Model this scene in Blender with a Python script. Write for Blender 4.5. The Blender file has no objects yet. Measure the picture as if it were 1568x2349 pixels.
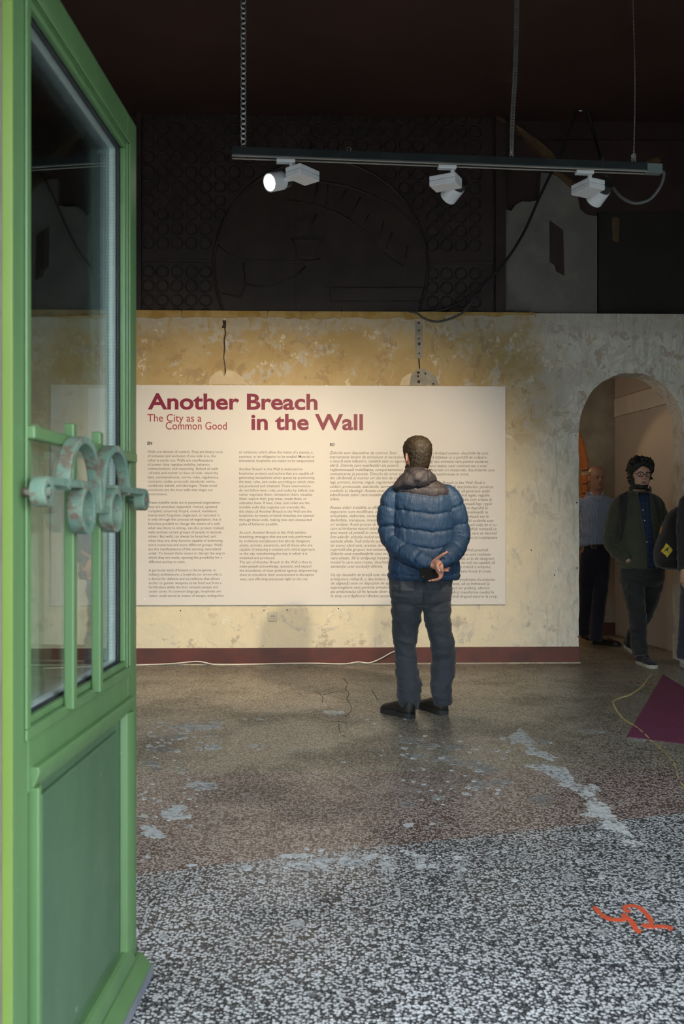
import bpy, bmesh, math, random
import numpy as np
from mathutils import Vector, Matrix, noise as mnoise

# ------------------------------------------------------------------ camera, world, lights, exposure
SC = bpy.context.scene
COL = SC.collection
PI = math.pi
F_PX, CAM_H, YAW = 2100.0, 1.26, math.radians(1.5)
HOR = 1190.0
cam_d = bpy.data.cameras.new('camera')
cam = bpy.data.objects.new('camera', cam_d); COL.objects.link(cam)
cam.location = (0, 0, CAM_H)
cam.rotation_euler = (PI/2, 0, -YAW)
cam_d.sensor_fit = 'AUTO'; cam_d.sensor_width = 36.0
cam_d.lens = F_PX*36.0/2349.0
cam_d.shift_y = (HOR-1174.5)/2349.0
cam_d.clip_start = 0.05; cam_d.clip_end = 300
cam_d.dof.use_dof = True; cam_d.dof.focus_distance = 6.4; cam_d.dof.aperture_fstop = 5.0
SC.camera = cam

SC.view_settings.view_transform = 'Standard'
SC.view_settings.look = 'None'
SC.view_settings.gamma = 1.0
SC.view_settings.use_curve_mapping = False
SC.view_settings.exposure = 0.0
SC.cycles.use_denoising = True
SC.cycles.max_bounces = 6
SC.cycles.diffuse_bounces = 4
SC.cycles.glossy_bounces = 4
SC.cycles.use_adaptive_sampling = True
SC.cycles.adaptive_threshold = 0.045
SC.cycles.transparent_max_bounces = 12
SC.cycles.sample_clamp_indirect = 6.0
SC.cycles.caustics_reflective = False
SC.cycles.caustics_refractive = False

SKY_STRENGTH = 8.6
SPOT_WATT = 345.0
world = bpy.data.worlds.new('overcast_sky'); SC.world = world
world.use_nodes = True
wn = world.node_tree.nodes; wl = world.node_tree.links
bg = wn['Background']
bg.inputs['Color'].default_value = (0.86, 0.93, 1.0, 1)      # even, bright overcast sky
bg.inputs['Strength'].default_value = SKY_STRENGTH

def portal(name, loc, rot, sx, sy):
    l = bpy.data.lights.new(name, 'AREA'); l.shape = 'RECTANGLE'; l.size = sx; l.size_y = sy
    l.cycles.is_portal = True
    o = bpy.data.objects.new(name, l); COL.objects.link(o); o.location = loc; o.rotation_euler = rot
    return o

# ------------------------------------------------------------------ geometry helpers
def cpt(px, py, d):
    """world point seen at photo pixel (px,py) at camera depth d"""
    x = (px-784.0)/F_PX*d; z = CAM_H+(HOR-py)/F_PX*d
    return Vector((x*math.cos(YAW)+d*math.sin(YAW), -x*math.sin(YAW)+d*math.cos(YAW), z))
def on_y(px, py, Y):
    """world point seen at pixel on the plane y = Y"""
    dx = (px-784.0)/F_PX
    ry = -dx*math.sin(YAW)+math.cos(YAW)
    return cpt(px, py, Y/ry)
def on_floor(px, py):
    return cpt(px, py, F_PX*CAM_H/(py-HOR))

def link(name, me, mat=None, parent=None):
    o = bpy.data.objects.new(name, me); COL.objects.link(o)
    if mat is not None:
        if isinstance(mat, (list, tuple)):
            for m in mat: me.materials.append(m)
        elif len(me.materials) == 0: me.materials.append(mat)
    if parent is not None: o.parent = parent
    return o
def thing(name, label, cat, loc=(0,0,0), rotz=0, group=None):
    o = bpy.data.objects.new(name, None); COL.objects.link(o)
    o.location = loc; o.rotation_euler = (0,0,rotz); o.empty_display_size = .1
    return tag(o, label, cat, group)
def tag(o, label, cat, group=None):
    o['label'] = label; o['category'] = cat
    if group: o['group'] = group
    return o
def struct(o, label=None):
    o['kind'] = 'structure'
    if label: o['label'] = label
    return o

class MB:
    """collects vertices and faces of ONE mesh"""
    def __init__(s): s.v = []; s.f = []; s.mi = []; s.smooth = False; s.cm = 0
    def add(s, vs, fs, m=None):
        b = len(s.v); s.v += [tuple(p) for p in vs]
        for f in fs:
            s.f.append(tuple(i+b for i in f)); s.mi.append(s.cm if m is None else m)
        return s
    def box(s, a, b, m=None):
        x0,y0,z0 = [min(p,q) for p,q in zip(a,b)]; x1,y1,z1 = [max(p,q) for p,q in zip(a,b)]
        return s.add([(x0,y0,z0),(x1,y0,z0),(x1,y1,z0),(x0,y1,z0),(x0,y0,z1),(x1,y0,z1),(x1,y1,z1),(x0,y1,z1)],
              [(0,3,2,1),(4,5,6,7),(0,1,5,4),(1,2,6,5),(2,3,7,6),(3,0,4,7)], m)
    def prism(s, poly, y0, y1, axis='y', m=None):
        """poly: list of 2D points extruded along axis"""
        n = len(poly)
        def P(p,h):
            if axis == 'y': return (p[0], h, p[1])
            if axis == 'x': return (h, p[0], p[1])
            return (p[0], p[1], h)
        vs = [P(p,y0) for p in poly]+[P(p,y1) for p in poly]
        fs = [tuple(range(n)), tuple(range(2*n-1, n-1, -1))]
        fs += [(i, i+n, (i+1)%n+n, (i+1)%n) for i in range(n)]
        return s.add(vs, fs, m)
    def tube(s, pts, r, seg=8, caps=True, m=None):
        pts = [Vector(p) for p in pts]; n = len(pts)
        rr = r if isinstance(r, (list,tuple)) else [r]*n
        up = Vector((0,0,1)); prev = None; vs = []
        for i,p in enumerate(pts):
            t = (pts[min(i+1,n-1)]-pts[max(i-1,0)]).normalized()
            if prev is None:
                a = up if abs(t.z) < .9 else Vector((0,1,0))
                u = t.cross(a).normalized()
            else:
                u = (prev - t*prev.dot(t)).normalized()
            prev = u; w = t.cross(u)
            for k in range(seg):
                an = 2*PI*k/seg
                vs.append(p + (u*math.cos(an)+w*math.sin(an))*rr[i])
        fs = [(i*seg+k, i*seg+(k+1)%seg, (i+1)*seg+(k+1)%seg, (i+1)*seg+k) for i in range(n-1) for k in range(seg)]
        if caps:
            fs += [tuple(range(seg-1,-1,-1)), tuple(range((n-1)*seg, n*seg))]
        return s.add(vs, fs, m)
    def grid(s, rows, closed=True, caps=False, m=None):
        """rows: list of rings (lists of points)"""
        n = len(rows[0]); vs = [p for r in rows for p in r]; R = len(rows)
        kk = n if closed else n-1
        fs = [(i*n+k, i*n+(k+1)%n, (i+1)*n+(k+1)%n, (i+1)*n+k) for i in range(R-1) for k in range(kk)]
        if caps: fs += [tuple(range(n-1,-1,-1)), tuple(range((R-1)*n, R*n))]
        return s.add(vs, fs, m)
    def ball(s, c, r, seg=12, rings=8, m=None):
        r = (r,r,r) if not isinstance(r,(tuple,list)) else r
        rows = []
        for i in range(1,rings):
            th = PI*i/rings
            rows.append([(c[0]+r[0]*math.sin(th)*math.cos(2*PI*k/seg), c[1]+r[1]*math.sin(th)*math.sin(2*PI*k/seg), c[2]-r[2]*math.cos(th)) for k in range(seg)])
        b = len(s.v); s.grid(rows, True, False, m)
        n = len(rows); s.v += [(c[0],c[1],c[2]-r[2]), (c[0],c[1],c[2]+r[2])]
        lo = len(s.v)-2; hi = lo+1
        for k in range(seg):
            s.f.append((b+(k+1)%seg, b+k, lo)); s.mi.append(s.cm if m is None else m)
            s.f.append((b+(n-1)*seg+k, b+(n-1)*seg+(k+1)%seg, hi)); s.mi.append(s.cm if m is None else m)
        return s
    def mesh(s, name, smooth=None):
        me = bpy.data.meshes.new(name)
        me.from_pydata(s.v, [], s.f)
        if any(s.mi): me.polygons.foreach_set('material_index', s.mi)
        sm = s.smooth if smooth is None else smooth
        if sm: me.polygons.foreach_set('use_smooth', [True]*len(me.polygons))
        me.update(); return me
    def build(s, name, mat=None, parent=None, smooth=None, bevel=0, seg=2, fix=False):
        me = s.mesh(name, smooth)
        if fix:
            bm = bmesh.new(); bm.from_mesh(me); bmesh.ops.recalc_face_normals(bm, faces=bm.faces); bm.to_mesh(me); bm.free()
        o = link(name, me, mat, parent)
        if bevel:
            md = o.modifiers.new('bevel','BEVEL'); md.width = bevel; md.segments = seg; md.limit_method = 'ANGLE'; md.angle_limit = .6
            if smooth is None:
                me.polygons.foreach_set('use_smooth', [True]*len(me.polygons))
                md.harden_normals = True
        return o

def catmull(pts, n):
    """resample control rows (any dimension) with a Catmull-Rom spline -> n rows"""
    P = np.array(pts, float); m = len(P)
    if m < 3:
        t = np.linspace(0,1,n)[:,None]; return P[0]*(1-t)+P[-1]*t
    L = np.r_[0, np.cumsum(np.linalg.norm(np.diff(P[:, :3],axis=0),axis=1)+1e-9)]
    t = np.linspace(0, L[-1], n); out = []
    for q in t:
        i = min(max(np.searchsorted(L,q)-1,0), m-2)
        u = (q-L[i])/(L[i+1]-L[i])
        p0 = P[max(i-1,0)]; p1 = P[i]; p2 = P[i+1]; p3 = P[min(i+2,m-1)]
        h = L[i+1]-L[i]
        t1 = (p2-p0)/(L[i+1]-L[max(i-1,0)]+1e-9)*h; t2 = (p3-p1)/(L[min(i+2,m-1)]-L[i]+1e-9)*h
        a = 2*u**3-3*u**2+1; b = u**3-2*u**2+u; c = -2*u**3+3*u**2; d = u**3-u**2
        out.append(a*p1+b*t1+c*p2+d*t2)
    return np.array(out)

# ------------------------------------------------------------------ material helpers
def mat(name, color=(.5,.5,.5), rough=.6, metal=0.0, spec=.5, sheen=0.0, coat=0.0):
    m = bpy.data.materials.new(name); m.use_nodes = True
    b = m.node_tree.nodes['Principled BSDF']
    b.inputs['Base Color'].default_value = (*color,1)
    b.inputs['Roughness'].default_value = rough
    b.inputs['Metallic'].default_value = metal
    b.inputs['Specular IOR Level'].default_value = spec
    b.inputs['Sheen Weight'].default_value = sheen
    b.inputs['Coat Weight'].default_value = coat
    return m
class NT:
    def __init__(s, m): s.m = m; s.t = m.node_tree; s.n = s.t.nodes; s.l = s.t.links; s.b = s.n.get('Principled BSDF')
    def new(s, typ, **kw):
        x = s.n.new(typ)
        for k,v in kw.items():
            if k.startswith('_'): continue
            setattr(x,k,v)
        return x
    def set(s, sock, v):
        if hasattr(v,'is_output') or isinstance(v, bpy.types.NodeSocket): s.l.new(v, sock)
        else:
            try: sock.default_value = v
            except Exception: sock.default_value = (*v,1)
    def coord(s, kind='Object'):
        return s.new('ShaderNodeTexCoord').outputs[kind]
    def mapping(s, vec, scale=(1,1,1), loc=(0,0,0), rot=(0,0,0)):
        x = s.new('ShaderNodeMapping'); s.l.new(vec, x.inputs['Vector'])
        x.inputs['Scale'].default_value = scale; x.inputs['Location'].default_value = loc; x.inputs['Rotation'].default_value = rot
        return x.outputs[0]
    def noise(s, vec, scale=5, detail=4, rough=.55, out='Fac', distort=0):
        x = s.new('ShaderNodeTexNoise'); s.l.new(vec, x.inputs['Vector'])
        x.inputs['Scale'].default_value = scale; x.inputs['Detail'].default_value = detail
        x.inputs['Roughness'].default_value = rough; x.inputs['Distortion'].default_value = distort
        return x.outputs[out]
    def vor(s, vec, scale=5, feature='F1', out='Distance', rand=1.0):
        x = s.new('ShaderNodeTexVoronoi', feature=feature); s.l.new(vec, x.inputs['Vector'])
        x.inputs['Scale'].default_value = scale; x.inputs['Randomness'].default_value = rand
        return x.outputs[out]
    def wave(s, vec, scale=5, distort=0, dirn='X', profile='SIN'):
        x = s.new('ShaderNodeTexWave', wave_type='BANDS', bands_direction=dirn, wave_profile=profile); s.l.new(vec, x.inputs['Vector'])
        x.inputs['Scale'].default_value = scale; x.inputs['Distortion'].default_value = distort
        return x.outputs['Fac']
    def ramp(s, fac, stops, interp='LINEAR'):
        x = s.new('ShaderNodeValToRGB'); s.l.new(fac, x.inputs[0]); cr = x.color_ramp; cr.interpolation = interp
        while len(cr.elements) > 1: cr.elements.remove(cr.elements[-1])
        for i,(p,c) in enumerate(stops):
            e = cr.elements[0] if i == 0 else cr.elements.new(p)
            e.position = p; e.color = (*c,1) if len(c) == 3 else c
        return x.outputs[0]
    def step(s, fac, a, b):
        x = s.new('ShaderNodeMapRange'); x.interpolation_type = 'SMOOTHSTEP'; s.l.new(fac, x.inputs[0])
        x.inputs[1].default_value = a; x.inputs[2].default_value = b
        return x.outputs[0]
    def math(s, op, a, b=None, c=None):
        x = s.new('ShaderNodeMath', operation=op)
        s.set(x.inputs[0], a)
        if b is not None: s.set(x.inputs[1], b)
        if c is not None: s.set(x.inputs[2], c)
        return x.outputs[0]
    def mix(s, fac, a, b, mode='MIX'):
        x = s.new('ShaderNodeMix', data_type='RGBA', blend_type=mode)
        s.set(x.inputs[0], fac)
        for sock,v in ((x.inputs[6],a),(x.inputs[7],b)):
            if isinstance(v, bpy.types.NodeSocket): s.l.new(v, sock)
            else: sock.default_value = (*v,1)
        return x.outputs[2]
    def sep(s, vec):
        x = s.new('ShaderNodeSeparateXYZ'); s.l.new(vec, x.inputs[0]); return x.outputs
    def bump(s, h, strength=.3, dist=.01):
        x = s.new('ShaderNodeBump'); s.l.new(h, x.inputs['Height'])
        x.inputs['Strength'].default_value = strength; x.inputs['Distance'].default_value = dist
        s.l.new(x.outputs[0], s.b.inputs['Normal']); return x
    def color(s, v): s.set(s.b.inputs['Base Color'], v)
    def rough(s, v): s.set(s.b.inputs['Roughness'], v)

def noisy(name, c1, c2, scale=6, rough=.6, metal=0, bump=0, bscale=60, spec=.5, sheen=0, bdist=.004):
    m = mat(name, c1, rough, metal, spec, sheen); t = NT(m); co = t.coord()
    t.color(t.mix(t.step(t.noise(co, scale), .35, .65), c1, c2))
    if bump: t.bump(t.noise(co, bscale, 3), bump, bdist)
    return m
# ------------------------------------------------------------------ materials of the setting
def floor_material():
    m = mat('terrazzo', (.3,.3,.3), .38); t = NT(m); co = t.coord()
    X, Y, Z = t.sep(co)
    wob = t.math('MULTIPLY', t.math('SUBTRACT', t.noise(co, 3, 3), .5), .10)
    # bands of different cement: black in front of a slanted joint, red-brown, olive grey beyond a straight joint
    lin = t.math('SUBTRACT', Y, t.math('MULTIPLY_ADD', X, .275, 3.445))
    lin = t.math('ADD', lin, t.math('MULTIPLY', wob, .25))
    front = t.step(lin, .012, -.012)
    back = t.step(t.math('ADD', Y, t.math('MULTIPLY', wob, .3)), 4.555, 4.585)
    matrix = t.mix(front, (.062,.035,.029), (.024,.028,.032))
    matrix = t.mix(back, matrix, (.080,.072,.056))
    chip_a = t.mix(front, (.45,.39,.365), (.54,.56,.58))
    chip_a = t.mix(back, chip_a, (.42,.38,.31))  # far cement and chips raised in tone to carry the spotlight glow
    # chips: two sizes, each cell its own grey
    nz = t.new('ShaderNodeTexNoise'); t.l.new(co, nz.inputs['Vector']); nz.inputs['Scale'].default_value = 60; nz.inputs['Detail'].default_value = 2
    vadd = t.new('ShaderNodeMix', data_type='VECTOR'); vadd.inputs[0].default_value = .006
    t.l.new(co, vadd.inputs[4]); t.l.new(nz.outputs['Color'], vadd.inputs[5])
    cv = vadd.outputs[1]
    x1c = t.new('ShaderNodeTexVoronoi', feature='F1'); t.l.new(cv, x1c.inputs['Vector']); x1c.inputs['Scale'].default_value = 104
    e1 = t.step(x1c.outputs['Distance'], .62, .46)
    g1 = t.sep(x1c.outputs['Color'])[0]
    keep = t.step(t.math('ADD', g1, t.math('MULTIPLY', t.math('SUBTRACT', t.noise(co, 9, 3), .5), .45)), .26, .36)
    c1 = t.math('MULTIPLY', e1, keep)
    x2 = t.new('ShaderNodeTexVoronoi', feature='F1'); t.l.new(cv, x2.inputs['Vector']); x2.inputs['Scale'].default_value = 210
    g2 = t.sep(x2.outputs['Color'])[1]
    c2 = t.math('MULTIPLY', t.step(x2.outputs['Distance'], .48, .30), t.step(g2, .45, .55))
    chips = t.math('MAXIMUM', c1, t.math('MULTIPLY', c2, .75))
    tone = t.mix(g1, (.62,.62,.62), (1.1,1.1,1.1))
    chipc = t.mix(1.0, chip_a, tone, 'MULTIPLY')
    base = t.mix(chips, matrix, chipc)
    # trodden dirt and pale plaster dust
    dirt = t.step(t.noise(co, 1.6, 3, .6), .42, .66)
    base = t.mix(t.math('MULTIPLY', dirt, .38), base, t.mix(1.0, base, (.55,.53,.5), 'MULTIPLY'))
    dust = t.step(t.noise(t.mapping(co,(1,1,1),(7,3,0)), 2.1, 3, .65), .56, .78)
    base = t.mix(t.math('MULTIPLY', dust, .16), base, (.50,.51,.52))
    t.color(base)
    t.rough(t.math('MULTIPLY_ADD', dirt, .18, .34))
    t.bump(t.noise(co, 140, 2), .08, .002)
    return m

def plaster_wall_material():
    m = mat('old_painted_plaster', (.6,.5,.3), .9, spec=.25); t = NT(m); co = t.coord()
    X, Y, Z = t.sep(co)
    n1 = t.noise(co, 1.1, 3, .6); n2 = t.noise(t.mapping(co,(1,1,1),(4,0,9)), 2.6, 4, .65, distort=.4)
    n3 = t.noise(t.mapping(co,(1,1,1),(11,2,3)), 6.0, 4, .7, distort=.6)
    n4 = t.noise(t.mapping(co,(1,1,.6),(1,8,5)), 14, 4, .7, distort=.8)
    ochre = t.mix(t.step(n2,.35,.65), (.43,.31,.145), (.49,.375,.20))  # ochre coat, darkened to carry the beam fall-off near the wall top
    cream = t.mix(t.step(n3,.35,.65), (.66,.60,.46), (.72,.64,.47))
    # ochre coat survives high on the wall, the lower part and the pier by the arch were scraped and skimmed
    h = t.math('ADD', Z, t.math('MULTIPLY', t.math('SUBTRACT', n1, .5), 1.3))
    high = t.step(h, 1.55, 2.35)
    rx = t.math('ADD', X, t.math('MULTIPLY', t.math('SUBTRACT', n2, .5), 1.1))
    right = t.step(rx, 1.55, 2.35)
    c = t.mix(high, cream, ochre)
    grey = t.mix(t.step(n4,.3,.7), (.56,.535,.475), (.72,.69,.61))  # skim on the pier, lightened to carry the daylight falling there
    c = t.mix(t.math('MULTIPLY', right, t.step(n3,.27,.46)), c, grey)
    # scraped patches: tan under-coat and grey skim
    c = t.mix(t.math('MULTIPLY', t.step(n3,.555,.60), t.math('MULTIPLY', high, .6)), c, (.33,.235,.14))
    skim = t.math('MULTIPLY', t.step(t.noise(t.mapping(co,(1,1,1),(3,1,17)), 3.4, 4, .7, distort=.7), .56,.62), t.step(n4,.40,.55))
    c = t.mix(t.math('MULTIPLY', skim, .8), c, (.50,.47,.41))
    top = t.step(t.math('ADD', Z, t.math('MULTIPLY', t.math('SUBTRACT', n3,.5), .35)), 2.82, 2.95)
    c = t.mix(t.math('MULTIPLY', top, t.math('MULTIPLY', t.step(n4,.35,.55), .75)), c, (.47,.43,.36))
    # damp grey-brown speckle close to the skirting, pale scratches
    low = t.step(t.math('ADD', Z, t.math('MULTIPLY', t.math('SUBTRACT', n2,.5), .5)), .62, .25)
    sp = t.math('MULTIPLY', low, t.step(t.noise(t.mapping(co,(1,1,1),(5,5,5)), 5.5, 4, .75), .56,.66))
    c = t.mix(t.math('MULTIPLY', sp, .55), c, (.27,.24,.19))
    pale = t.step(t.noise(t.mapping(co,(1,1,1),(9,4,2)), 9, 5, .75), .60,.66)
    c = t.mix(t.math('MULTIPLY', pale, .55), c, (.78,.74,.65))
    # trowel strokes on the pier beside the arch
    strk = t.new('ShaderNodeTexNoise'); t.l.new(t.mapping(co,(9,9,1.6),(0,0,0),(0,.6,0)), strk.inputs['Vector']); strk.inputs['Scale'].default_value = 2.2; strk.inputs['Detail'].default_value = 4; strk.inputs['Distortion'].default_value = 1.4
    sk = t.math('MULTIPLY', right, t.step(strk.outputs[0], .56, .63))
    c = t.mix(t.math('MULTIPLY', sk, .5), c, (.40,.385,.35))
    t.color(c)
    hgt = t.math('ADD', t.math('MULTIPLY', n4, .6), t.math('MULTIPLY', n3, 1.0))
    t.bump(hgt, .35, .02)
    return m

M = {}
M['floor'] = floor_material()
M['plaster'] = plaster_wall_material()
M['dark_paint'] = noisy('dark_brown_paint', (.026,.014,.012), (.040,.020,.017), 3, .6, bump=.15, bscale=25)
M['ceiling'] = noisy('dark_red_brown_ceiling', (.050,.022,.018), (.038,.017,.014), 1.5, .75)
M['panel_wood'] = noisy('dark_carved_wood', (.036,.022,.018), (.026,.016,.013), 5, .5, bump=.2, bscale=30)
M['upper_grey'] = noisy('bare_grey_plaster', (.20,.19,.165), (.15,.142,.125), 3, .95, bump=.2, bscale=20)
M['black_void'] = noisy('near_black', (.012,.010,.009), (.018,.014,.012), 3, .8)
M['skirting'] = noisy('oxblood_skirting_paint', (.105,.022,.013), (.070,.018,.012), 5, .42, bump=.2, bscale=18)
M['joint_strip'] = noisy('pale_cement_joint', (.45,.40,.33), (.30,.27,.22), 12, .9)
M['room_white'] = noisy('white_room_paint', (.52,.48,.42), (.46,.42,.37), 1.2, .8)
M['back_plaster'] = noisy('grey_brown_plaster', (.34,.29,.22), (.23,.20,.155), 3.5, .9, bump=.3, bscale=14)
M['drywall'] = noisy('brownish_board', (.52,.45,.38), (.46,.40,.335), 1.5, .55)
M['drywall_pale'] = noisy('pale_board', (.68,.60,.51), (.60,.53,.45), 3, .7)
M['brick'] = noisy('orange_hollow_brick', (.50,.19,.06), (.36,.125,.04), 14, .85, bump=.4, bscale=40)
M['mortar'] = noisy('grey_mortar', (.42,.36,.28), (.32,.28,.22), 20, .95, bump=.5, bscale=60)
M['facade'] = noisy('facade_render', (.50,.48,.44), (.44,.42,.39), 2, .9)
M['pavement'] = noisy('street_paving', (.33,.33,.33), (.26,.26,.26), 2, .9)

M['house'] = noisy('pale_house_render', (.74,.72,.68), (.68,.66,.62), 1, .9)
M['house_glass'] = noisy('dark_house_window', (.05,.06,.07), (.04,.05,.06), 2, .1)
# ------------------------------------------------------------------ the room
WALL_Y, WALL_T, WALL_TOP = 7.95, .24, 3.055
CEIL = 4.84
FRONT_Y = 1.63
XL, XR = -4.6, 4.2
BACK_Y = 9.85

# floor (inside) : one slab
fl = MB().box((XL-.2, FRONT_Y-.25, -.12), (XR+1.2, 13.2, 0)).build('floor', M['floor'])
struct(fl, 'worn black and red-brown terrazzo floor spattered with pale plaster')
pv = MB().box((-30, -26, -.16), (30, FRONT_Y-.25, -.02)).build('pavement', M['pavement']); struct(pv, 'grey street paving outside the doorway')

ob = MB().box((-24, -24.6, -.1), (24, -24.0, 6.2)).build('street_house', M['house']); tag(ob, 'pale house front across the street', 'building')
for i in range(9):
    for j in range(2):
        w_ = MB().box((-17.4+4*i, -24.01, 1.0+2.7*j), (-16.0+4*i, -23.95, 2.7+2.7*j)).build('window', M['house_glass'], ob)
        MB().box((-17.5+4*i, -24.02, 0.9+2.7*j), (-15.9+4*i, -23.93, 1.0+2.7*j)).build('window_sill', M['facade'], w_)
# main wall with the arched opening
AX0, AX1 = on_y(1327,1190,WALL_Y).x, on_y(1567,1190,WALL_Y).x
ACX = (AX0+AX1)/2; AR = (AX1-AX0)/2
A_TOP = on_y(1447,855,WALL_Y).z; A_SPR = A_TOP-.50
random.seed(4)
arch = []
NA = 26
for i in range(NA+1):
    a = PI - PI*i/NA
    r = 1+random.uniform(-.010,.010)
    arch.append((ACX+AR*math.cos(a)*r, A_SPR+(A_TOP-A_SPR)*math.sin(a)*r))
arch[0] = (AX0, A_SPR); arch[-1] = (AX1, A_SPR)
def jamb(x, z0, z1, n, amp):
    return [(x+random.uniform(-amp,amp), z0+(z1-z0)*i/n) for i in range(n+1)]
left_j = jamb(AX0, 0, A_SPR, 22, .004); right_j = jamb(AX1, A_SPR, 0, 22, .006)
bm = bmesh.new()
def wall_with_arch(outer, inner, y0, y1):
    """outer rectangle x0,x1,z1 ; inner polyline from (x,0) up over and down to (x,0)"""
    x0,x1,z1 = outer
    poly = [(x0,0)]+inner+[(x1,0),(x1,z1),(x0,z1)]
    mb = MB()
    vs = [(p[0],y0,p[1]) for p in poly]+[(p[0],y1,p[1]) for p in poly]; n = len(poly)
    fs = [tuple(range(n)), tuple(range(2*n-1,n-1,-1))]+[(i,i+n,(i+1)%n+n,(i+1)%n) for i in range(n)]
    return mb.add(vs, fs)
def tri(o):
    me = o.data; b = bmesh.new(); b.from_mesh(me); bmesh.ops.triangulate(b, faces=[f for f in b.faces if len(f.verts) > 4]); bmesh.ops.recalc_face_normals(b, faces=b.faces); b.to_mesh(me); b.free()
inner = left_j+arch[1:-1]+right_j
wb = wall_with_arch((XL,XR,WALL_TOP), inner, WALL_Y, WALL_Y+WALL_T).build('wall_back', M['plaster']); tri(wb)
struct(wb, 'scraped ochre and grey plaster wall with a rough arched opening')
def wpart(name, mb, m, **k): return mb.build(name, m, wb, **k)
# faded ochre lip along the top of the wall, broken into lengths
random.seed(7)
M['ochre_lip'] = noisy('dark_ochre_plaster_lip', (.36,.22,.055), (.46,.32,.12), 9, .9, bump=.4, bscale=30)
x = XL
M_lip = []
while x < 1.9:
    w = random.uniform(.25,.8); x2 = min(x+w, 1.9)
    n = 7; lo = [(x+(x2-x)*i/n, WALL_TOP-.055+random.uniform(-.012,.014)) for i in range(n+1)]
    if x > .9: lo = [(p[0], p[1]+.03) for p in lo]
    o = wpart('plaster_lip', MB().prism([(x2,WALL_TOP+.004),(x,WALL_TOP+.004)]+lo, WALL_Y-.012, WALL_Y+.1), M['ochre_lip'])
    tri(o); x = x2+random.uniform(.0,.012)
# skirting
struct(MB().box((XL, WALL_Y-.022, 0), (AX0+.004, WALL_Y+.01, .142)).build('baseboard_back', M['skirting'], bevel=.004), 'oxblood painted skirting band under the plaster wall')
struct(MB().box((AX1-.004, WALL_Y-.022, 0), (XR, WALL_Y+.01, .142)).build('baseboard_back_right', M['skirting'], bevel=.004), 'oxblood skirting beyond the arch')
struct(MB().box((XL, WALL_Y-.034, 0), (AX0+.006, WALL_Y-.0215, .010)).build('trim_1', M['joint_strip']), 'pale cement line where the skirting meets the floor')

# upper part of the room
UP_Y = WALL_Y+.14
struct(MB().box((XL-.2, WALL_Y+WALL_T, WALL_TOP-.3), (XR+.4, WALL_Y+WALL_T+.1, CEIL)).build('wall_upper', M['dark_paint']), 'dark brown upper wall above the plaster wall')
struct(MB().box((XL-.2, FRONT_Y-.25, CEIL), (XR+.4, WALL_Y+WALL_T+.1, CEIL+.15)).build('ceiling', M['ceiling']), 'very dark red-brown ceiling')
struct(MB().box((XL-.2, FRONT_Y-.25, 0), (XL, WALL_Y+WALL_T+.1, CEIL)).build('wall_left', M['room_white']), 'pale left side wall')
struct(MB().box((XR, FRONT_Y-.25, 0), (XR+.2, WALL_Y+WALL_T, CEIL)).build('wall_right', M['room_white']), 'pale right side wall')
# front wall: pieces around the double doorway, the fanlight above it and a shop window on the right
DX0, DX1, DZ = -.70, 1.34, 2.38
SX0, SX1, SZ0, SZ1 = 1.62, 4.08, .30, 2.55
LX0, LX1 = -4.3, -1.1
F0, F1 = FRONT_Y-.25, FRONT_Y
mb = MB()
mb.box((XL,F0,0),(LX0,F1,CEIL)); mb.box((LX1,F0,0),(DX0-.05,F1,CEIL)); mb.box((LX0,F0,0),(LX1,F1,SZ0)); mb.box((LX0,F0,SZ1),(LX1,F1,CEIL)); mb.box((DX1+.05,F0,0),(SX0,F1,CEIL)); mb.box((SX1,F0,0),(XR,F1,CEIL))
mb.box((DX0-.05,F0,DZ+.07),(DX1+.05,F1,CEIL)); mb.box((SX0,F0,SZ1),(SX1,F1,CEIL)); mb.box((SX0,F0,0),(SX1,F1,SZ0))
struct(mb.build('wall_front', M['facade']), 'street front wall around the doorway and shop window')
portal('daylight_portal_door', ((DX0+DX1)/2, F0-.02, 1.2), (-PI/2,0,0), DX1-DX0+.1, 2.4)
struct(MB().box((DX0-.5, F0-1.05, DZ+.20),(DX1+.5, F0, DZ+.30)).build('shade_slab', M['facade']), 'unseen flat slab added outside to shade the top of the door')  # unseen slab put in to keep sky light off the upper door
portal('daylight_portal_left', ((LX0+LX1)/2, F0-.02, (SZ0+SZ1)/2), (-PI/2,0,0), LX1-LX0, SZ1-SZ0)
portal('daylight_portal_window', ((SX0+SX1)/2, F0-.02, (SZ0+SZ1)/2), (-PI/2,0,0), SX1-SX0, SZ1-SZ0)

# vestibule behind the arch
B_AX = on_y(1352,1190,BACK_Y).x          # right jamb of the further arch, cut through hollow brick
BA_R = .52
B_SPR, B_RISE = 1.76, .74
inner2 = [(B_AX-2*BA_R, 0),(B_AX-2*BA_R, B_SPR)]
random.seed(11)
for i in range(1,24):
    a = PI-PI*i/24.0
    inner2.append((B_AX-BA_R+BA_R*math.cos(a)*(1+random.uniform(-.015,.015)), B_SPR+B_RISE*math.sin(a)))
inner2 += [(B_AX+random.uniform(-.008,.008), B_SPR*(1-i/14.0)) for i in range(0,15)]
bw = wall_with_arch((XL+1.5, 5.4, 3.0), inner2, BACK_Y, BACK_Y+.30).build('wall_vestibule', M['back_plaster']); tri(bw)
struct(bw, 'grey-brown plaster wall of the vestibule with a second broken arch')
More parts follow.
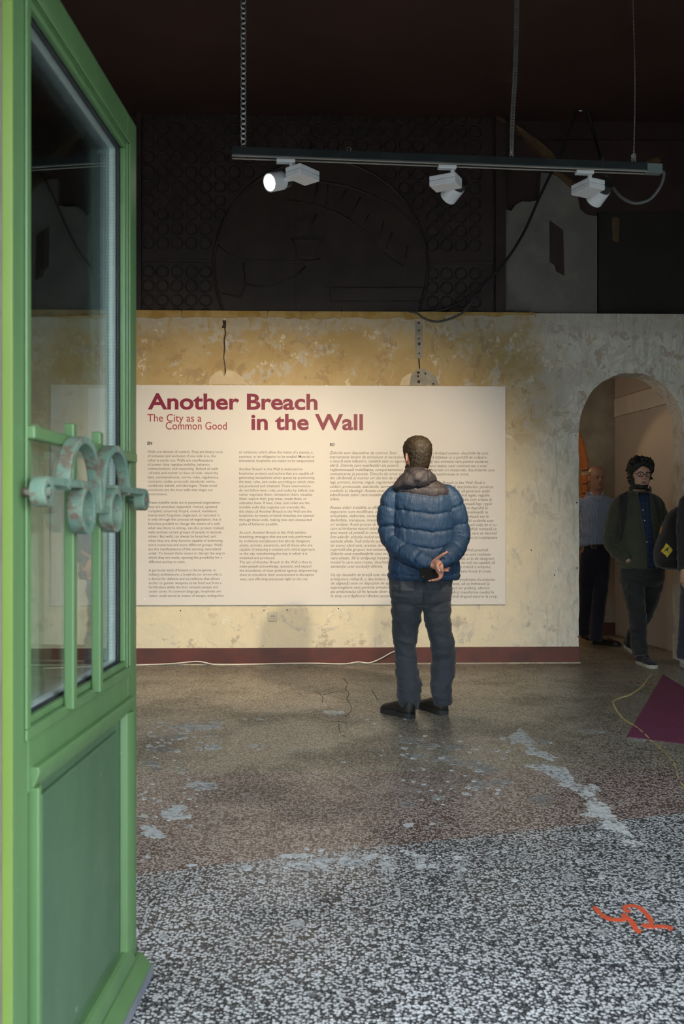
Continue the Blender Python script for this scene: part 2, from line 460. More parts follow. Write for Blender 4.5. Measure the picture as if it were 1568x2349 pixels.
# bricks of the cut jamb: each its own piece, ribbed like hollow brick
def brick_mesh(w=.27, h=.092, d=.05, ribs=6):
    mb = MB(); pts = []
    for i in range(ribs):
        y0 = -w/2+w*i/ribs; y1 = y0+w/ribs
        pts += [(y0+.004, 0), (y0+.010, -.010), (y1-.010, -.010), (y1-.004, 0)]
    poly = [(-w/2, d)]+[(-w/2,0)]+pts+[(w/2,0),(w/2, d)]
    vs = []
    n = len(poly)
    for z in (0,h): vs += [(p[1], p[0], z) for p in poly]
    fs = [tuple(range(n-1,-1,-1)), tuple(range(n,2*n))]+[(i,(i+1)%n,(i+1)%n+n,i+n) for i in range(n)]
    mb.add(vs, fs); return mb.mesh('brick')
bme = brick_mesh(); bme.materials.append(M['brick'])
k = 0
z = .15
mo = MB().box((B_AX-.010, BACK_Y+.012, .02),(B_AX+.03, BACK_Y+.288, B_SPR)).build('mortar_bed', M['mortar'], bw)
while z < B_SPR-.04:
    o = bpy.data.objects.new('brick', bme); COL.objects.link(o); o.parent = bw
    o.location = (B_AX-.016+random.uniform(-.004,.004), BACK_Y+.15, z); o.rotation_euler = (0,0,random.uniform(-.03,.03))
    z += .107; k += 1
for i in range(9):      # bricks following the curve of the arch
    a = .05+.125*i
    o = bpy.data.objects.new('brick', bme); COL.objects.link(o); o.parent = bw
    px_, pz_ = B_AX-BA_R+BA_R*math.cos(a), B_SPR+B_RISE*math.sin(a)
    tx, tz = -BA_R*math.sin(a), B_RISE*math.cos(a)
    o.location = (px_-.014*math.cos(a), BACK_Y+.15, pz_-.014*math.sin(a)); o.rotation_euler = (0,-math.atan2(-tx,tz),0)
PX0 = on_y(1409,1190,BACK_Y).x
struct(MB().box((B_AX+.012, BACK_Y-.02, 0),(PX0, BACK_Y+.005, .135)).build('baseboard_vestibule', M['skirting']), 'oxblood skirting at the back of the vestibule')
# right-hand board partition of the vestibule, running towards the arch
p0 = Vector((PX0, BACK_Y, 0)); p1 = cpt(1556, 1503, F_PX*CAM_H/(1500-HOR)); p1.z = 0
d = (p1-p0).normalized(); nrm = Vector((-d.y, d.x, 0))
if nrm.x > 0: nrm = -nrm
L = (WALL_Y+WALL_T+.005-p0.y)/d.y
def slab(a0,a1,z0,z1,t0,t1):
    mb = MB(); c = []
    for z in (z0,z1):
        for (a,t) in ((a0,t0),(a1,t0),(a1,t1),(a0,t1)):
            q = p0+d*a-nrm*t; c.append((q.x,q.y,z))
    return mb.add(c, [(0,3,2,1),(4,5,6,7),(0,1,5,4),(1,2,6,5),(2,3,7,6),(3,0,4,7)])
pw = slab(0,L,0,3.0,.012,.09).build('wall_partition', M['drywall'], fix=True); struct(pw, 'brownish board partition on the right of the vestibule')
for (a0,a1,z0,z1) in ((.0,L,0.0,2.36),(.0,L,2.56,3.0)):
    slab(a0+.004,a1,z0+.004,z1-.004,0,.014).build('board_panel', M['drywall'], pw, fix=True, bevel=.002)
slab(.004,L,2.362,2.556,-.006,.014).build('pale_band', M['drywall_pale'], pw, fix=True)  # paler raised band between the two boards
struct(MB().box((XL+1.5, WALL_Y+WALL_T, 2.98),(5.4, BACK_Y+.3, 3.05)).build('ceiling_vestibule', M['dark_paint']), 'dark low ceiling of the vestibule')
struct(MB().box((5.2, WALL_Y+WALL_T, 0),(5.4, 13, 3.0)).build('wall_far_right', M['back_plaster']), 'plaster wall right of the back room')
# further room behind, warm light
struct(MB().box((-1.2, 12.6, 0),(5.4, 12.8, 3.0)).build('wall_far', M['room_white']), 'pale wall of the furthest room')
struct(MB().box((-1.4, BACK_Y+.3, 0),(-1.2, 12.8, 3.0)).build('wall_far_left', M['room_white']), 'pale side wall of the furthest room')
struct(MB().box((-1.4, BACK_Y+.3, 3.0),(5.4, 12.8, 3.1)).build('ceiling_far', M['room_white']), 'ceiling of the furthest room')
struct(MB().box((-3.3, WALL_Y+WALL_T, 0),(-3.1, BACK_Y, 3.0)).build('wall_vestibule_left', M['back_plaster']), 'plaster wall closing the vestibule on the left')
# ------------------------------------------------------------------ green entrance door, open inwards
def paint(name, c1, c2):
    m = mat(name, c1, .34, 0, .5); t = NT(m); co = t.coord()
    c = t.mix(t.step(t.noise(t.mapping(co,(1,1,.25)), 7, 4), .35,.65), c1, c2)
    c = t.mix(t.math('MULTIPLY', t.step(t.noise(co, 16, 6, .7), .66,.72), .35), c, (.45,.55,.42))
    t.color(c); t.rough(t.math('MULTIPLY_ADD', t.noise(co, 9, 4), .25, .24))
    t.bump(t.noise(t.mapping(co,(1,1,.12)), 60, 3), .08, .002)
    return m
M['green'] = paint('gloss_green_paint', (.084,.168,.066), (.074,.150,.060))
M['green_dark'] = paint('gloss_green_panel_paint', (.062,.122,.066), (.055,.110,.060))
M['green_frame'] = paint('yellow_green_frame_paint', (.125,.195,.042), (.14,.215,.050))
M['edge_seal'] = noisy('grey_brown_edge_seal', (.16,.14,.12), (.12,.105,.09), 9, .7)
M['alu'] = noisy('bright_aluminium', (.86,.88,.90), (.78,.80,.82), 30, .35, .1)
M['gasket'] = noisy('black_rubber_gasket', (.012,.014,.018), (.02,.022,.026), 20, .6)
M['zinc'] = noisy('grey_metal_kick_plate', (.30,.33,.38), (.24,.27,.32), 8, .45, .6)
def glass_mat():
    m = bpy.data.materials.new('clear_window_glass'); m.use_nodes = True; t = NT(m)
    t.n.remove(t.b); out = t.n['Material Output']
    fr = t.new('ShaderNodeFresnel'); fr.inputs[0].default_value = 1.38
    gl = t.new('ShaderNodeBsdfGlossy'); gl.inputs['Roughness'].default_value = .0
    gl.inputs['Color'].default_value = (.93,.97,1,1)
    tr = t.new('ShaderNodeBsdfTransparent'); tr.inputs[0].default_value = (.93,.965,.955,1)
    nz = t.noise(t.coord(), 2.0, 2)
    mx = t.new('ShaderNodeMixShader'); t.l.new(t.math('MULTIPLY', fr.outputs[0], t.math('MULTIPLY_ADD', nz, .04, .45)), mx.inputs[0])
    t.l.new(tr.outputs[0], mx.inputs[1]); t.l.new(gl.outputs[0], mx.inputs[2]); t.l.new(mx.outputs[0], out.inputs[0])
    return m
M['glass'] = glass_mat()
def verdigris():
    m = mat('verdigris_iron', (.2,.4,.33), .7); t = NT(m); co = t.coord()
    c = t.mix(t.step(t.noise(co, 22, 5, .65), .40,.62), (.088,.160,.124), (.13,.19,.142))
    c = t.mix(t.step(t.noise(t.mapping(co,(1,1,1),(3,3,3)), 17, 6, .7), .52,.62), c, (.105,.078,.056))
    c = t.mix(t.step(t.noise(t.mapping(co,(1,1,1),(8,1,3)), 30, 6, .7), .60,.68), c, (.25,.22,.17))
    t.color(c); t.bump(t.noise(co, 70, 5, .7), .5, .004); return m
M['verdigris'] = verdigris()

def dcam(d): return Vector((-0.565-0.0331*(2.52-d), d))
hin = cpt(784+F_PX*dcam(1.62).x/1.62, HOR, 1.62); hin.z = 0
far = cpt(784+F_PX*dcam(2.52).x/2.52, HOR, 2.52)
door = thing('entrance_door', 'tall green half-glazed door swung open, verdigris scroll bar across its glass', 'door', hin, math.atan2(-(far.x-hin.x), far.y-hin.y))
def D(d): return d-1.62
Y0, Y1 = D(1.652), D(2.52)            # leaf
OY0, OY1, OZ0, OZ1 = D(1.727), D(2.432), .866, 2.257   # glazed opening
TOPZ = 2.34; T = .058
def dbox(n, a, b, m='green', bev=.004, par=None): return MB().box(a,b).build(n, M[m], par or door, bevel=bev)
st1 = dbox('stile', (-T,Y0,.02), (0,OY0,TOPZ))
dbox('hinge_edge', (-.019,Y0-.003,.02), (0,Y0+.0005,TOPZ), 'green_frame', .001)
dbox('edge_seal', (-T,Y0-.002,.02), (-.0195,Y0+.0005,TOPZ), 'edge_seal', .001)
st2 = dbox('stile', (-T,OY1,.02), (0,Y1,TOPZ))
dbox('top_rail', (-T,OY0,OZ1), (0,OY1,TOPZ))
dbox('middle_rail', (-T,OY0,.74), (0,OY1,OZ0))
dbox('bottom_rail', (-T,OY0,.02), (0,OY1,.12))
# proud moulding round the glass
for a,b in (((0,OY0-.022,OZ0-.022),(.006,OY1+.022,OZ0)), ((0,OY0-.022,OZ1),(.006,OY1+.022,OZ1+.020)), ((0,OY0-.022,OZ0),(.006,OY0,OZ1)), ((0,OY1,OZ0),(.006,OY1+.022,OZ1))):
    dbox('glazing_moulding', a, b, bev=.003)
# rebate beads against the glass
for pts,ax in (([(OY0,OZ0),(OY1,OZ0)],'b'),([(OY0,OZ1),(OY1,OZ1)],'t'),([(OY0,OZ0),(OY0,OZ1)],'l'),([(OY1,OZ0),(OY1,OZ1)],'r')):
    w = .016
    if ax == 'b': a,b = (-.019,OY0,OZ0),(-.004,OY1,OZ0+w)
    elif ax == 't': a,b = (-.019,OY0,OZ1-w),(-.004,OY1,OZ1)
    elif ax == 'l': a,b = (-.019,OY0,OZ0+w),(-.004,OY0+w,OZ1-w)
    else: a,b = (-.019,OY1-w,OZ0+w),(-.004,OY1,OZ1-w)
    dbox('glazing_bead', a, b, bev=.004)
# double glazing: gasket, two panes, perforated aluminium spacer
gk = MB()
for x in (-.0215,):
    gk.box((x-.002,OY0,OZ0),(x+.002,OY1,OZ0+.020)); gk.box((x-.002,OY0,OZ1-.022),(x+.002,OY1,OZ1)); gk.box((x-.002,OY0,OZ0+.02),(x+.002,OY0+.020,OZ1-.022)); gk.box((x-.002,OY1-.022,OZ0+.02),(x+.002,OY1,OZ1-.022))
gk.build('gasket', M['gasket'], door)
MB().box((-.0280,OY0,OZ0),(-.0240,OY1,OZ1)).build('glass_pane', M['glass'], door)
MB().box((-.0480,OY0,OZ0),(-.0440,OY1,OZ1)).build('glass_pane', M['glass'], door)
gy0, gy1, gz0, gz1 = OY0+.010, OY1-.010, OZ0+.010, OZ1-.010
sp = MB(); w = .013
sp.box((-.0436,gy0,gz0),(-.0284,gy1,gz0+w)); sp.box((-.0436,gy0,gz1-w),(-.0284,gy1,gz1)); sp.box((-.0436,gy0,gz0+w),(-.0284,gy0+w,gz1-w)); sp.box((-.0436,gy1-w,gz0+w),(-.0284,gy1,gz1-w))
spo = sp.build('spacer_bar', M['alu'], door)
pf = MB(); z = gz0+.03
while z < gz1-.03:
    for xx in (-.0405,-.0325): pf.box((xx-.0007,gy1-w-.0004,z),(xx+.0007,gy1-w+.0005,z+.0024))
    z += .0085
po = pf.build('spacer_perforation', M['gasket'], spo); po['kind'] = 'stuff'
# painted guard bars across the glass
gb = []
gb.append(dbox('guard_bar', (.000,OY0-.02,1.409), (.020,OY1+.02,1.434), bev=.004))
for dd in (1.945, 2.135):
    gb.append(dbox('guard_bar', (-.003,D(dd)-.013,OZ0-.01), (.019,D(dd)+.013,1.462), bev=.004))
# lower panel with raised frame
PY0, PY1, PZ0, PZ1 = D(1.742), D(2.452), .075, .787
dbox('lower_panel', (-.045,OY0,.10), (-.016,OY1,.76), 'green_dark', .003)
fr = MB()
raised = dbox('panel_field', (-.018,PY0+.075,PZ0+.075), (-.006,PY1-.075,PZ1-.075), 'green_dark', .006)
mw = .040
def mould(name, a, b, axis):
    """sloping moulding, 40 mm wide, high on the outside"""
    mb = MB()
    if axis == 'top':   q = [(-.016,b[2]-mw-.006),(.004,b[2]-mw),(.016,b[2]-.010),(.014,b[2]),(-.016,b[2])]; mb.prism([(p[0],p[1]) for p in q], a[1], b[1], 'y')
    elif axis == 'bot': q = [(-.016,a[2]),(.014,a[2]),(.016,a[2]+.010),(.004,a[2]+mw),(-.016,a[2]+mw+.006)]; mb.prism(q, a[1], b[1], 'y')
    elif axis == 'near': q = [(-.016,a[1]),(.014,a[1]),(.016,a[1]+.010),(.004,a[1]+mw),(-.016,a[1]+mw+.006)]; mb.prism([(p[0],p[1]) for p in q], a[2], b[2], 'z')
    else: q = [(-.016,b[1]-mw-.006),(.004,b[1]-mw),(.016,b[1]-.010),(.014,b[1]),(-.016,b[1])]; mb.prism(q, a[2], b[2], 'z')
    mb.build(name, M['green'], door, fix=True, bevel=.003)
mould('panel_moulding', (0,PY0,PZ1-mw), (0,PY1,PZ1), 'top')
mould('panel_moulding', (0,PY0,PZ0), (0,PY1,PZ0+mw), 'bot')
mould('panel_moulding', (0,PY0,PZ0+mw), (0,PY0+mw,PZ1-mw), 'near')
mould('panel_moulding', (0,PY1-mw,PZ0+mw), (0,PY1,PZ1-mw), 'far')
# weather bar and metal kick strip
wbm = MB().prism([(0,.068),(.012,.066),(.040,.034),(.040,.026),(0,.026)], Y0, Y1+.006, 'y')
wbm.build('weather_bar', M['green'], door, fix=True, bevel=.003)
MB().box((-.002,Y0,.004),(.046,Y1+.012,.030)).build('kick_strip', M['zinc'], door, bevel=.003)
for zz in (.35, 1.95):
    MB().tube([(-.034,Y0-.008,zz-.05),(-.034,Y0-.008,zz+.05)], .009, 10).build('hinge', M['green'], door, smooth=True)

# cast scroll handle bar
def ribbon(mb, pts, w, x0, x1, closed=False):
    """flat bar of in-plane width w following pts (y,z), between x0 and x1"""
    P = [Vector((p[0],p[1])) for p in pts]; n = len(P); L=[]; R=[]
    for i,p in enumerate(P):
        if closed: t = (P[(i+1)%n]-P[i-1])
        else: t = P[min(i+1,n-1)]-P[max(i-1,0)]
        t.normalize(); nn = Vector((-t.y,t.x)); L.append(p+nn*w/2); R.append(p-nn*w/2)
    rows = [[(x0,L[i].x,L[i].y),(x1,L[i].x,L[i].y),(x1,R[i].x,R[i].y),(x0,R[i].x,R[i].y)] for i in range(n)]
    if closed: rows.append(rows[0])
    mb.grid(rows, True, not closed)
hb = MB(); HX0, HX1 = .020, .050; hw = .016
ca, cb = D(1.925), D(2.165); ra, rb = D(1.938), D(2.152); zb, zc = 1.331, 1.280
def arc(cy, cz, r, a0, a1, n=16): return [(cy+r*math.cos(a0+(a1-a0)*i/n), cz+r*math.sin(a0+(a1-a0)*i/n)) for i in range(n+1)]
ribbon(hb, [(ca-.107,zb)]+arc(ca, 1.318, .107, PI, 0)+[(ca+.112,zc)], hw, HX0, HX1)
ribbon(hb, [(cb+.107,zb)]+arc(cb, 1.318, .107, 0, PI)+[(cb-.112,zc)], hw, HX0+.0004, HX1-.0004)
for c in (ra, rb): ribbon(hb, arc(c, zc, .045, 0, 2*PI, 24)[:-1], .015, HX0-.001, HX1+.001, True)
ribbon(hb, [(ra+.045,zc),(rb-.045,zc)], hw, HX0+.002, HX1-.002)
ribbon(hb, [(D(1.70),zb),(ra,zb)], hw, HX0+.001, HX1-.001)
ribbon(hb, [(rb,zb),(D(2.432),zb)], hw, HX0+.001, HX1-.001)
ribbon(hb, arc(D(1.70), zb-.021, .021, PI/2, PI/2+2*PI, 18)[:-1], .014, HX0, HX1, True)
ribbon(hb, arc(D(2.434), zb-.021, .021, PI/2, PI/2+2*PI, 18)[:-1], .014, HX0, HX1, True)
handle = hb.build('scroll_bar', M['verdigris'], door, fix=True, bevel=.0035); handle['label'] = 'verdigris cast iron scroll bar'
for yy in (D(1.70), D(2.434)):
    MB().tube([(-.002,yy,zb-.021),(.052,yy,zb-.021)], .0085, 12).build('mounting_bolt', M['verdigris'], door, smooth=True)

# frame of the doorway: jambs, transom, fanlight ; shop window frame
fx = -.607
jl = MB().box((DX0-.05, F0+.05, 0),(fx, FRONT_Y+.012, DZ)).build('door_1', M['green_frame'], bevel=.006); struct(jl, 'yellow-green door frame')
MB().box((DX1, F0+.05, 0),(DX1+.05, FRONT_Y+.0, DZ)).build('door_jamb', M['green_frame'], jl)
MB().box((DX0-.05, F0+.06, DZ),(DX1+.05, FRONT_Y-.01, DZ+.07)).build('door_transom', M['green_frame'], jl)
for nm,x0_,x1_,lb in (('window_1',SX0,SX1,'shop window right of the doorway'),('window_2',LX0,LX1,'unseen shop window added left of the doorway for daylight')):  # the left window is unseen, added to let in more daylight
    w2m = MB()
    for a,b in (((x0_,F0+.06,SZ0),(x1_,FRONT_Y-.05,SZ0+.08)),((x0_,F0+.06,SZ1-.08),(x1_,FRONT_Y-.05,SZ1)),((x0_,F0+.06,SZ0+.08),(x0_+.08,FRONT_Y-.05,SZ1-.08)),((x1_-.08,F0+.06,SZ0+.08),(x1_,FRONT_Y-.05,SZ1-.08))): w2m.box(a,b)
    w2 = w2m.build(nm, M['green_frame']); struct(w2, lb)
    MB().box((x0_+.08,F0+.12,SZ0+.08),(x1_-.08,F0+.126,SZ1-.08)).build('glass_pane', M['glass'], w2)

# ------------------------------------------------------------------ printed exhibition board
M['board'] = noisy('white_printed_board', (.68,.655,.63), (.665,.64,.615), 2, .55)
M['ink'] = noisy('dark_grey_ink', (.13,.115,.105), (.15,.13,.12), 10, .6)
M['ink_black'] = noisy('black_ink', (.03,.028,.028), (.04,.036,.035), 10, .6)
M['magenta'] = noisy('deep_magenta_ink', (.20,.001,.036), (.185,.001,.032), 4, .5)
M['crimson'] = noisy('crimson_ink', (.33,.035,.050), (.30,.032,.045), 4, .5)
BY = WALL_Y-.022
bl, br = on_y(117,885,BY), on_y(1158.5,888,BY)
bt = on_y(740,884.5,BY).z; bb_ = on_y(740,1387.5,BY).z
board = thing('exhibition_panel', 'large white text panel with a magenta title screwed to the plaster wall', 'panel', ((bl.x+br.x)/2, BY, bb_))
bx, bz = (bl.x+br.x)/2, bb_
MB().box((bl.x-bx, 0, 0),(br.x-bx, .012, bt-bz)).build('board', M['board'], board, bevel=.001)
def text_mesh(name, items, m, parent):
    """items: (string, px, baseline_py, size, shear, offset, target_width_px) -> one flat mesh"""
    V = []; Fc = []
    for (s, px, py, size, shear, off, tw) in items:
        c = bpy.data.curves.new('tmp','FONT'); c.body = s; c.size = size; c.shear = shear; c.offset = off
        c.resolution_u = 2 if size < .08 else 5
        c.fill_mode = 'FRONT'
        o = bpy.data.objects.new('tmp', c); COL.objects.link(o)
        dg = bpy.context.evaluated_depsgraph_get()
        me = bpy.data.meshes.new_from_object(o.evaluated_get(dg))
        n = len(me.vertices); co = np.empty(n*3); me.vertices.foreach_get('co', co); co = co.reshape(-1,3)
        sx = 1.0
        p = on_y(px, py, BY)
        if tw < 0:      # line known by its right end
            p = on_y(-tw, py, BY); p.x -= co[:,0].max(); tw = 0
        elif tw:
            p2 = on_y(px+tw, py, BY)
            sx = (p2.x-p.x)/max(co[:,0].max()-co[:,0].min(),1e-6)
            if tw > 1000: sx = 1
        b = len(V)
        x0 = co[:,0].min() if tw else 0
        V += [(p.x-bx+(q[0]-x0)*sx, -.0006, p.z-bz+q[1]) for q in co]
        Fc += [tuple(i+b for i in f.vertices) for f in me.polygons]
        bpy.data.objects.remove(o); bpy.data.curves.remove(c); bpy.data.meshes.remove(me)
    me = bpy.data.meshes.new(name); me.from_pydata(V, [], Fc); me.update()
    return link(name, me, m, parent)
text_mesh('title_lettering', [('Another Breach',339,938,.190,0,.0050,389),('in the Wall',576,985,.190,0,.0050,256)], M['magenta'], board)['label'] = 'bold magenta title'
text_mesh('subtitle_lettering', [('The City as a',338,967,.094,0,.0005,124),('Common Good',380,985,.094,0,.0005,140)], M['crimson'], board)
text_mesh('language_heading', [('EN',338,1020,.036,0,.0014,11)], M['ink_black'], board)
text_mesh('language_heading', [('RO',756,1023,.036,.22,.0014,11)], M['ink_black'], board)
c1 = """Walls are devices of control. They are binary tools
of inclusion and exclusion: if one side is in, the
other is surely out. Walls are manifestations
of power: they regulate mobility, behavior,
communication, and ownership. Behind all walls
-of brick and mortar or lines of code- stand the
laws, commandments, norms, rules, regulations,
contracts, codes, protocols, standards, terms,
conditions, beliefs, and ideologies. These social
constructs are the true walls that shape our
environment.

These invisible walls are in perpetual negotiation:
they are amended, expanded, revised, updated,
compiled, censored, forged, erased, translated,
interpreted, forgotten, neglected, or canceled. It
is only through this process of negotiation, that it
becomes possible to change the nature of a wall:
what was there to entrap, can also protect. Indeed,
walls enclose certain groups of people to exclude
others. But walls can always be breached, and
when they are, they become capable of embracing
more numerous and more different groups. Walls
are the manifestations of the existing, naturalized
order. To breach them means to disrupt the way in
which they are made, opening the possibility for a
different society to exist.

A particular kind of breach is the loophole. In
military architecture, a loophole (or arrow-slit) is
a device for defense and surveillance that allows
archer or gunner weapons to be fired out from a
fortification while the firer remains unseen and
under cover. In common language, loopholes are
rather understood as means of escape: ambiguities"""
c2 = """or omissions which allow the intent of a statute, a
contract, or an obligation to be evaded. Material or
immaterial, loopholes are meant to be weaponized.

Another Breach in the Wall is dedicated to
loopholes: projects and actions that are capable of
generating exceptional urban spaces by questioning
the laws, rules, and codes according to which cities
are produced and inhabited. These interventions
do not follow laws, rules, and codes by default, but
rather negotiate them, reinterpret them, visualize
them, exploit their gray areas, evade them, or
radicalize them. If laws, rules, and codes are the
invisible walls that organize our everyday life,
the object of Another Breach in the Wall are the
loopholes by means of which breaches are opened
through these walls, making new and unexpected
paths of behavior possible.

As such, Another Breach in the Wall exhibits
breaching strategies that are not only performed
by architects and planners but also by designers,
artists, activists, excentrics, and all those who are
capable of adopting a creative and critical approach
to the city, transforming the way in which it is
inhabited and produced.
The aim of Another Breach in the Wall is thus to
make people acknowledge, question, and expand
the boundaries of their political agency, empowering
them to transform their environment in disruptive
ways, and affirming everyones right to the city."""
c3 = """Zidurile sunt dispozitive de control. Sunt
instrumente binare de incluziune și excluziune: dacă
o latură este înăuntru, cealaltă este cu siguranță
afară. Zidurile sunt manifestări ale puterii:
reglementează mobilitatea, comportamentul,
comunicarea și posesia. Dincolo de orice zid -fie
din cărămidă și mortar ori din linii de cod- stau
legi, porunci, norme, reguli, regulamente, contracte,
coduri, protocoale, standarde, termeni, condiții,
credințe și ideologii. Aceste constructe sociale sunt
adevăratele ziduri care modelează mediul în care
trăim.

Aceste ziduri invizibile se află într-o perpetuă
negociere: sunt modificate, extinse, revizuite,
actualizate, elaborate, cenzurate, falsificate,
desființate, transpuse, interpretate, uitate, neglijate
ori anulate. Acest proces de negociere face posibilă
care schimbarea naturii zidului de la ceea ce
este menit să prindă în cursă poate și proteja.
Într-adevăr, zidurile includ anumite grupuri pentru a
exclude altele. Însă zidurile pot fi oricând străpunse
iar atunci când sunt, acestea devin capabile să
cuprindă alte grupuri mai numeroase și diferite.
Zidurile sunt manifestările unei ordini existente,
naturalizate. Să le străpungi înseamnă a perturba
modul în care sunt create, deschizând posibilitatea
existenței unei societăți diferite.

Un tip deosebit de breșă este deschiderea. În
arhitectura militară, o deschidere (sau fantă
de săgeată) este un dispozitiv de apărare și
supraveghere care permite armelor arcașului sau
ale artileristului să fie lansate dintr-o fortificație
în timp ce trăgătorul rămâne ascuns sau acoperit"""
c4 = """de vedere. În limbajul comun -deschiderile sunt
mai degrabă înțelese ca o portiță de scăpare:
ambiguități sau omisiuni care permit eludarea
intenției unui statut, unui contract sau a unei
obligații. Materiale ori imateriale, deschiderile sunt
menite a fi transformate în arme.

Another Breach in the Wall (Încă o
breșă) este dedicată deschiderilor: proiecte
și acțiuni capabile să genereze spații
urbane, chestionând legile, regulile
după care orașele sunt create și
locuite. Ele nu urmează legi, reguli
și coduri, ci mai degrabă le
negociază, le vizualizează, le
exploatează, eludează sau le
radicalizează. Legile și codurile sunt
zidurile ce organizează viața de zi cu
zi. Another Breach in the Wall tratează ca
obiect mijloacele prin care se deschid
în ziduri căi noi și neașteptate
de comportament.

Astfel, Another Breach in the Wall prezintă
strategii de străpungere care sunt realizate
nu doar de arhitecți și urbaniști, ci și de designeri,
artiști, activiști și de toți cei capabili să
adopte o abordare creativă si critică a orașului,
a modului în care este locuit și creat.

Scopul Another Breach in the Wall urmărește încurajarea
oamenilor să conștientizeze, să se îndoiască și
să extindă limitele puterii lor politice, oferind
posibilitatea de a-și și să-și transforme mediul în
mod disruptiv și să susțină dreptul tuturor la oraș."""
def column(txt, px0, px1, py0, dy, shear, size, right=None):
    items = []
    for i,l in enumerate(txt.split('\n')):
        if not l: continue
        px = px0+(px1-px0)*i/34.0; tw = 0
        if right and i in right:
            tw = -right[i]
        items.append((l, px, py0+dy*i, size, shear, .0001, tw))
    return text_mesh('text_column', items, M['ink'], board)
column(c1, 338, 341, 1039, 9.71, 0, .0314)
column(c2, 547.5, 549.5, 1040, 9.70, 0, .0314)
column(c3, 755.5, 757.5, 1041.5, 9.66, .22, .0350)
rr = dict(enumerate([1120,1117,1119,1116,1134.5,1075,None,1112,1130.5,1123,1122,1128,1128,1118,1118,1120,1132,1138,1138,1138.5,1140,1060,None,1119,1124.5,1133.5,1134.5,1125,1126,None,1134,1123,1122,1132,1140]))
column(c4, 964, 966, 1042.5, 9.66, .22, .0345, {k:v for k,v in rr.items() if v})
for (px,py) in ((329,889),(599,895),(749,885),(1148,897),(1147,1377),(332,1374),(331,1134)):
    p = on_y(px,py,BY)
    MB().tube([(p.x-bx,-.002,p.z-bz),(p.x-bx,.004,p.z-bz)], .006, 10).build('screw', M['alu'], board)
# ------------------------------------------------------------------ track lighting
M['black_metal'] = noisy('black_track_metal', (.012,.016,.018), (.018,.024,.026), 12, .32)
M['lamp_white'] = noisy('pale_grey_lamp_enamel', (.60,.61,.62), (.56,.57,.58), 20, .45, bump=.05, bscale=200)
M['heat_sink'] = noisy('black_heat_sink', (.010,.010,.011), (.016,.016,.017), 20, .5)
M['steel'] = noisy('galvanised_steel', (.55,.58,.60), (.40,.43,.45), 40, .30, .9)
M['grey_plastic'] = noisy('grey_plastic_end_cap', (.10,.13,.13), (.12,.15,.15), 20, .5)
M['trackline'] = noisy('pale_track_lip', (.30,.26,.22), (.26,.23,.19), 20, .5)
M['cable_grey'] = noisy('grey_cable_sheath', (.06,.06,.062), (.075,.075,.078), 40, .5)
M['cable_black'] = noisy('black_cable_sheath', (.010,.010,.011), (.016,.016,.017), 40, .5)
M['cable_white'] = noisy('white_cable_sheath', (.66,.62,.55), (.58,.55,.48), 30, .5)
TB = 2.882                                            # underside of the track
ta = cpt(532, HOR-850, 2100/512.0); tb = cpt(1480, HOR-813, 2100/489.8)
ta.z = tb.z = 0
tdir = (tb-ta).normalized(); tl = (tb-ta).length; tang = math.atan2(tdir.y, tdir.x)
track = thing('lighting_track', 'black suspended lighting track above the standing man', 'track', (ta.x,ta.y,TB), tang)
MB().prism([(-.018,.006),(-.0165,0),(-.008,0),(-.008,.014),(.008,.014),(.008,0),(.0165,0),(.018,.006),(.018,.040),(-.018,.040)], 0, tl, 'x').build('rail', M['black_metal'], track, fix=True)
for yy in (-.0175, .0145): MB().box((0,yy,-.004),(tl,yy+.003,.0005)).build('rail_lip', M['trackline'], track)
MB().box((tl,-.019,-.006),(tl+.075,.019,.038)).build('feed_cap', M['grey_plastic'], track, bevel=.003)
def track_at(px):
    """distance along the track seen at column px"""
    best = min((abs((lambda c: 784+F_PX*c[0]/c[1])(cam_xy(ta+tdir*q))-px), q) for q in [tl*i/800.0 for i in range(840)])
    return best[1]
def cam_xy(p):
    x = p.x*math.cos(YAW)-p.y*math.sin(YAW); y = p.x*math.sin(YAW)+p.y*math.cos(YAW)
    return (x, y)
for px in (558, 800, 1173, 1453):      # suspension eyes on the rail
    q = track_at(px)
    e = MB(); e.box((q-.012,-.008,.040),(q+.012,.008,.044)); 
    e.tube([(q+.009*math.cos(a),0,.054+.009*math.sin(a)) for a in [2*PI*i/12 for i in range(13)]], .0022, 6)
    e.build('suspension_eye', M['steel'], track)

